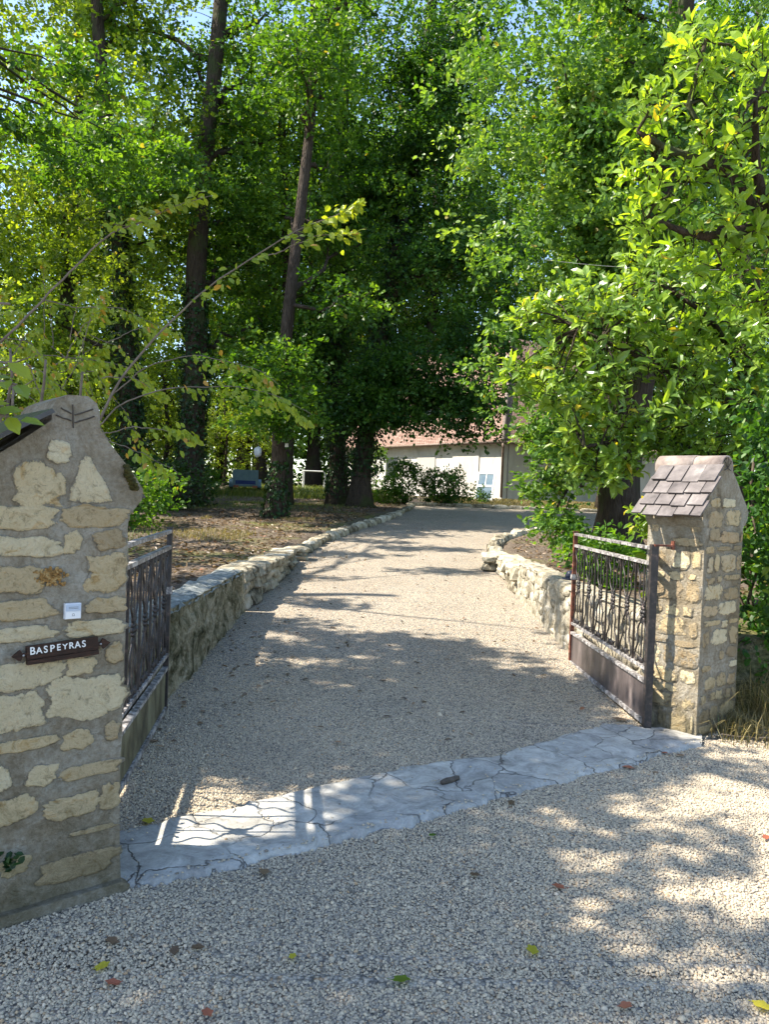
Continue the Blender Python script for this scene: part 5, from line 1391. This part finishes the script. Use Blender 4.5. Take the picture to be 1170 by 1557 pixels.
# ivy hedge on the right edge beside the pillar
def hedge():
    r = np.random.default_rng(77); b = (3.6, 6.1, 0.3)
    root = empty('ivy_hedge', b, 'dark ivy-hung hedge at the right edge beside the stone pillar', 'hedge')
    f = Geo(); n = 330
    C = np.stack([r.uniform(2.78, 4.6, n), np.zeros(n), r.uniform(.2, 2.5, n)], -1)
    C[:, 1] = 5.75 + (C[:, 0] - 2.78) * .7 + r.normal(0, .14, n)
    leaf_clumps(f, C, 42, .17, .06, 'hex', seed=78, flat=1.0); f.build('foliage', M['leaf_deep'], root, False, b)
    st = Geo()
    for k in range(30):
        x = r.uniform(2.8, 4.4); st.tube(bez((x, 6 + (x - 2.78) * .7, .1), (x + r.normal(0, .2), 5.9 + (x - 2.78) * .7, r.uniform(1, 2.3)), 0, 7, .03), .012, 5)
    st.build('stems', M['twig'], root, True, b)
    f = Geo(); n = 26
    C = np.stack([r.uniform(2.85, 3.6, n), r.uniform(5.3, 5.9, n), r.uniform(1.0, 1.6, n)], -1)
    leaf_clumps(f, C, 30, .15, .07, 'hex', seed=79, flat=1.0); f.build('foliage', M['leaf_bright'], root, False, b)
hedge()

# ------------------------------------------------------------------ grass
def blades(name, pts, hgt, width, mat, label, lean=.4, kind='stuff', cat='grass', seed=1):
    r = np.random.default_rng(seed); n = len(pts); g = Geo()
    a = r.uniform(0, 6.283, n); d = np.stack([np.cos(a), np.sin(a), np.zeros(n)], -1)
    h = hgt * r.uniform(.5, 1.2, n); w = width * r.uniform(.6, 1.2, n); ln = r.uniform(.1, lean, n) * 2
    side = np.stack([-np.sin(a), np.cos(a), np.zeros(n)], -1)
    V = np.zeros((n, 5, 3)); up = np.array([0, 0, 1.0])
    V[:, 0] = pts - side * w[:, None] / 2; V[:, 1] = pts + side * w[:, None] / 2
    mid = pts + up * (h * .6)[:, None] + d * (h * ln * .35)[:, None]
    V[:, 2] = mid + side * w[:, None] * .4; V[:, 3] = mid - side * w[:, None] * .4
    V[:, 4] = pts + up * (h * (1 - ln * .35))[:, None] + d * (h * ln)[:, None]
    off = (np.arange(n) * 5)[:, None]
    g.add(V.reshape(-1, 3), [np.array([[0, 1, 2, 3]]) + off, np.array([[3, 2, 4]]) + off], np.repeat(np.clip(r.normal(.5, .25, n), 0, 1), 5))
    o = g.build(name, mat)
    return tag(o, label, cat, kind=kind)
def scatter_soil(n, x0, x1, y0, y1, cond, seed):
    r = np.random.default_rng(seed); x = r.uniform(x0, x1, n); y = r.uniform(y0, y1, n); k = cond(x, y); x, y = x[k], y[k]
    return np.stack([x, y, height(x, y)], -1)
pn = lambda x, y: np.sin(x * .9 + 1.7 * np.sin(y * .45)) + np.cos(y * .8 + 1.3 * np.sin(x * .6))
P = scatter_soil(46000, -14, 1, 9, 36, lambda x, y: (x < xl(y) - .5) & (pn(x, y) > .35) & ((x < -3.6) | (y > 19)), 11)
blades('lawn_grass', P, .11, .012, M['grass'], 'thin patchy grass on the left lawn under the trees', seed=12)
P = scatter_soil(9000, -4.5, -1.8, 14, 20, lambda x, y: (x < xl(y) - .9) & (pn(x * 2, y * 2) > .9), 15)
blades('lawn_grass', P, .09, .01, M['dry_grass'], 'dry straw-coloured grass between the kerb and the slim trunk', seed=16)
P = scatter_soil(26000, 2, 16, 29.3, 36, lambda x, y: y < 60, 17)
blades('lawn_grass', P, .1, .02, M['dry_grass'], 'dry yellow grass strip in front of the house wall', seed=18)
P = scatter_soil(16000, -7, 0, 30, 37, lambda x, y: y < 60, 19)
blades('lawn_grass', P[::2], .32, .025, M['grass'], 'tall bright green growth beyond the twin trunks', seed=20)
def tuft(c, n, h, label, seed, m='dry_grass', spread=.07):
    r = np.random.default_rng(seed); p = np.asarray(c) + np.stack([r.normal(0, spread, n), r.normal(0, spread, n), np.zeros(n)], -1)
    blades('grass_tuft', p, h, .006, M[m], label, lean=.75, kind=None, cat='grass tuft', seed=seed)
tuft((2.48, 5.28, .0), 420, .20, 'dry straw tuft at the foot of the right pillar', 31, spread=.11)
tuft((2.85, 5.55, .05), 700, .42, 'tall arching dry grass clump between the right pillar and the hedge', 32, spread=.13)
tuft((3.2, 5.55, .02), 500, .3, 'dry grass clump at the right edge under the hedge', 33, spread=.15)

# ------------------------------------------------------------------ fallen leaves and sticks
def flat_leaf(px, py, size, mat, label, seed, cat='fallen leaf', curl=.3):
    p = on_floor(px, py, .012); r = np.random.default_rng(seed)
    n = 14; t = np.linspace(0, 2 * math.pi, n, endpoint=False); a = r.uniform(0, 6.28)
    rad = size / 2 * (1 + .18 * np.cos(5 * t + r.uniform(0, 6)) + r.uniform(-.06, .06, n)); X = np.cos(t) * rad; Y = np.sin(t) * rad * .68
    Z = curl * (Y ** 2) / size + .12 * X * r.uniform(-1, 1) + .004
    V = np.stack([X * math.cos(a) - Y * math.sin(a), X * math.sin(a) + Y * math.cos(a), Z], -1)
    V = np.vstack([V, [0, 0, .003], [X[0] * math.cos(a) * 1.6, X[0] * math.sin(a) * 1.6, .01]])
    F = [[i, (i + 1) % n, n] for i in range(n)]
    g = Geo().add(V[:n + 1], np.array(F), r.uniform(.2, .8)); g.tube([V[0], V[n + 1]], .0012, 4, a=.2)
    o = g.build('fallen_leaf', M[mat], None, True); o.location = (p[0], p[1], .016)
    tag(o, label, cat, 'fallen leaves on the gravel')
FL = [(155, 1472, .05, 'yellow_leaf', 'yellow leaf lying on the gravel below the left pillar'), (172, 1497, .045, 'red_leaf', 'reddish curled leaf just below the yellow leaf at bottom left'),
      (315, 1543, .045, 'red_leaf', 'small reddish leaf at the bottom edge left of centre'), (810, 1447, .055, 'yellow_leaf', 'pale yellow leaf on shaded gravel right of centre'),
      (610, 1492, .055, 'leaf_bright', 'green and yellow leaf near the bottom centre'), (850, 1350, .05, 'red_leaf', 'rust-red leaf on sunlit gravel below the threshold'),
      (225, 1250, .07, 'yellow_leaf', 'yellow-green leaf on gravel at the left end of the threshold'), (402, 1328, .06, 'brown_leaf', 'golden brown leaf just below the threshold by the gate shadow'),
      (300, 1443, .045, 'brown_leaf', 'tan leaf lying right of a matching tan leaf in the lower left'), (265, 1448, .045, 'brown_leaf', 'tan leaf lying left of a matching tan leaf in the lower left'),
      (445, 1457, .035, 'yellow_leaf', 'small olive leaf on shaded gravel at lower centre'), (1160, 1532, .06, 'yellow_leaf', 'straw-coloured leaf in the bottom right corner'),
      (952, 1532, .045, 'red_leaf', 'dark red curled leaf near the bottom right'), (1166, 1275, .05, 'red_leaf', 'dark red leaf at the right edge of the forecourt'),
      (658, 1272, .04, 'leaf_mid', 'small green leaf on gravel under the middle of the threshold'), (722, 1332, .045, 'brown_leaf', 'brown leaf on gravel below the middle of the threshold'),
      (170, 1433, .05, 'brown_leaf', 'brown leaf in the shade near the foot of the left pillar'), (955, 1168, .07, 'red_leaf', 'red-brown leaf on the threshold edge near the right pillar'),
      (943, 1095, .1, 'brown_leaf', 'large brown leaf beside the foot of the right gate'), (778, 1222, .05, 'brown_leaf', 'brown leaf on the lower edge of the threshold'), (1010, 1146, .05, 'red_leaf', 'reddish leaf on the gravel by the right pillar foot'),
      (870, 1068, .05, 'brown_leaf', 'brown leaf on the drive beside the middle of the right gate'), (645, 1068, .05, 'brown_leaf', 'brown leaf in the shaded middle of the drive'), (1035, 1150, .05, 'brown_leaf', 'brown leaf by the dry tuft at the right pillar')]
for i, (x, y, s, m, lb) in enumerate(FL): flat_leaf(x, y, s, m, lb, 200 + i)
lit = Geo(); r_ = np.random.default_rng(66)
n = 420; y = r_.uniform(4.4, 20, n) ; side_ = r_.random(n) < .55
x = np.where(side_, xl(y) + np.abs(r_.normal(0, .5, n)) + .05, r_.uniform(-1.4, 1.8, n))
P = np.stack([x, y, zd(y) + .016], -1); D = unit(np.stack([r_.normal(0, 1, n), r_.normal(0, 1, n), r_.normal(0, .12, n)], -1)); N = unit(np.stack([r_.normal(0, .25, n), r_.normal(0, .25, n), np.ones(n)], -1))
add_leaves(lit, P, D, N, r_.uniform(.03, .07, n), .03, 'hex', r_.uniform(0, 1, n))
n = 9000; y = r_.uniform(5, 30, n); x = xl(y) - .45 - np.abs(r_.normal(0, 3.0, n)); P = np.stack([x, y, height(x, y) + .012], -1)
n2_ = 1500; y2 = r_.uniform(8, 19, n2_); x2 = xr(y2) + .45 + r_.uniform(0, 3.0, n2_); P = np.vstack([P, np.stack([x2, y2, height(x2, y2) + .012], -1)]); n += n2_
D = unit(np.stack([r_.normal(0, 1, n), r_.normal(0, 1, n), r_.normal(0, .2, n)], -1)); N = unit(np.stack([r_.normal(0, .35, n), r_.normal(0, .35, n), np.ones(n)], -1))
add_leaves(lit, P, D, N, r_.uniform(.05, .1, n), .045, 'hex', r_.uniform(0, 1, n))
tag(lit.build('leaf_litter', M['brown_leaf']), 'scattered brown dead leaves over the drive and the earth banks', 'leaf litter', kind='stuff')
def stick():
    a = on_floor(672, 1190, .035); b = on_floor(698, 1183, .035); g = Geo(); g.tube(bez(a, b, .004, 6, .002), [.013, .016, .015, .016, .014, .012], 8, jit=.12)
    tag(g.build('stick', M['dead_wood'], None, True), 'short dark piece of wood lying on the middle of the threshold', 'stick')
stick()
def brush_pile():
    g = Geo(); r = np.random.default_rng(5)
    for k in range(16):
        c = np.array([3.05, 5.1, .03]) + r.normal(0, .16, 3) * [1.6, .6, .1]; a = r.uniform(-.5, .7); L = r.uniform(.12, .35)
        d = np.array([math.cos(a), math.sin(a), r.normal(0, .08)]) * L; g.tube(bez(c - d, c + d, .01, 6, .008), .006, 5)
    tag(g.build('brushwood', M['dead_wood'], None, True), 'dead twigs lying on the ground at the right edge by the hedge', 'brushwood')
brush_pile()

# ------------------------------------------------------------------ small things
def spot_lamp():
    p = np.array([2.05, 8.35, .725]); root = empty('garden_lamp', p, 'small dark garden spot lamp sitting on the right wall', 'lamp')
    g = Geo(); g.tube([(0, 0, 0), (0, 0, .02)], .09, 16); g.build('base', M['lamp_black'], root)
    g = Geo(); g.tube([(0, 0, .02), (0, 0, .05), (0, 0, .085), (0, 0, .095)], [.06, .055, .04, .02], 16); g.build('lamp_head', M['lamp_black'], root, True)
spot_lamp()
def lantern():
    p = np.array(at(392, 687, 23.0)); root = empty('hanging_lantern', p, 'white globe hanging from a branch left of the slim trunk', 'lantern')
    g = Geo(); blob_stone(g, (0, 0, 0), (.24, .24, .3), 3, dirs=(14, 9), sq=2.2); g.build('globe', M['white_paint'], root, True)
    g = Geo(); g.tube([(0, 0, .13), (.0, 0, .5), (.02, 0, 1.6)], .012, 5); g.build('cord', M['grey_twig'], root)
lantern()
def tagplate():
    p = np.array(at(436, 677, 19.9)); g = Geo(); g.box((0, 0, 0), (.09, .012, .09)); g.box((0, .03, 0), (.02, .06, .02)); o = g.build('tree_tag', M['white_paint']); o.location = p
    tag(o, 'small white square tag fixed to the slim bare trunk', 'tag')
tagplate()
def trailer():
    p = np.array(at(373, 745, 31.5)); z = gz(p[0], p[1]); root = empty('car_trailer', (p[0], p[1], z), 'blue-grey box trailer parked at the back of the lawn', 'trailer')
    root.rotation_euler = (0, 0, R(12)); W, D_, H = 1.02, 1.7, .62; z0 = .36
    g = Geo(); t = .03
    g.box((0, D_ / 2, z0), (W, D_, .04))
    for s in (-1, 1): g.box((s * (W / 2 - t / 2), D_ / 2, z0 + .02 + H / 2), (t, D_ - .07, H))
    g.box((0, D_ - t / 2, z0 + .02 + H / 2), (W, t, H)); g.build('body', M['trailer'], root)
    g = Geo(); g.box((0, .012, z0 + .03 + H / 2), (W, .024, H))
    for k in range(4): g.box((0, -.006, z0 + .12 + k * .15), (W * .96, .02, .02))
    tb = g.build('tailboard', M['trailer'], root)
    g = Geo(); g.box((0, -.022, z0 + .14), (W * .8, .01, .15)); g.build('stripe', M['trailer_blue'], tb)
    for s in (-1, 1):
        g = Geo(); x = s * (W / 2 + .06); g.tube([(x - .07, .7, .28), (x + .07, .7, .28)], .28, 20); w = g.build('wheel', M['rubber'], root, True)
        g = Geo(); g.tube([(x - .075, .7, .28), (x + .075, .7, .28)], .15, 14); g.build('rim', M['steel'], w, True)
        g = Geo(); pts = [(x, .7 + .36 * math.cos(a), .28 + .36 * math.sin(a)) for a in np.linspace(.1, math.pi - .1, 10)]
        for a, b in zip(pts[:-1], pts[1:]): g.box((np.array(a) + np.array(b)) / 2, (.18, .13, .02), np.array(Matrix.Rotation(math.atan2(b[2] - a[2], b[1] - a[1]), 3, 'X')))
        g.build('mudguard', M['trailer'], root)
        g = Geo(); g.box((s * .38, -.03, z0 - .03), (.2, .05, .09)); g.build('tail_light', M['red_leaf'], root)
    g = Geo(); g.tube([(0, D_, z0 - .04), (0, D_ + 1.0, z0 - .02)], .035, 8); g.build('drawbar', M['steel'], root)
trailer()
def pot():
    p = at(566, 745, 31.5); z = gz(p[0], p[1]); root = empty('flower_pot', (p[0], p[1], z), 'terracotta pot with a small plant at the foot of the white wall', 'pot')
    g = Geo(); g.tube([(0, 0, 0), (0, 0, .02), (0, 0, .26), (0, 0, .32)], [.15, .16, .22, .24], 18); g.build('pot_body', M['terracotta'], root, True)
    f = Geo(); leaf_clumps(f, np.array([[0, 0, .42], [.08, 0, .55], [-.07, .03, .5]]), 40, .14, .06, 'hex', seed=3); f.build('foliage', M['leaf_mid'], root)
pot()
def frame_table():
    p = at(477, 728, 36); z = gz(p[0], p[1]); root = empty('metal_frame', (p[0], p[1], z), 'thin white metal frame stand on the grass beyond the twin trunks', 'stand')
    g = Geo(); W, H = 1.0, .95
    for x in (-W / 2, W / 2):
        for y_ in (0, .5):
            l = Geo(); l.tube([(x, y_, 0), (x, y_, H)], .025, 6); l.build('leg', M['white_paint'], root)
    g.tube([(-W / 2, 0, H), (W / 2, 0, H)], .03, 6); g.tube([(-W / 2, .5, H), (W / 2, .5, H)], .03, 6); g.tube([(-W / 2, 0, H), (-W / 2, .5, H)], .03, 6); g.tube([(W / 2, 0, H), (W / 2, .5, H)], .03, 6)
    g.build('top_rail', M['white_paint'], root)
frame_table()
def cable():
    g = Geo(); a = at(880, 372, 9.5); b = at(1180, 345, 9.0); g.tube(bez(at(830, 395, 10.5), at(1230, 405, 9), -.08, 16), .0025, 5)
    tag(g.build('overhead_cable', M['steel'], None, True), 'thin grey cable strung through the foliage on the right', 'cable')
cable()
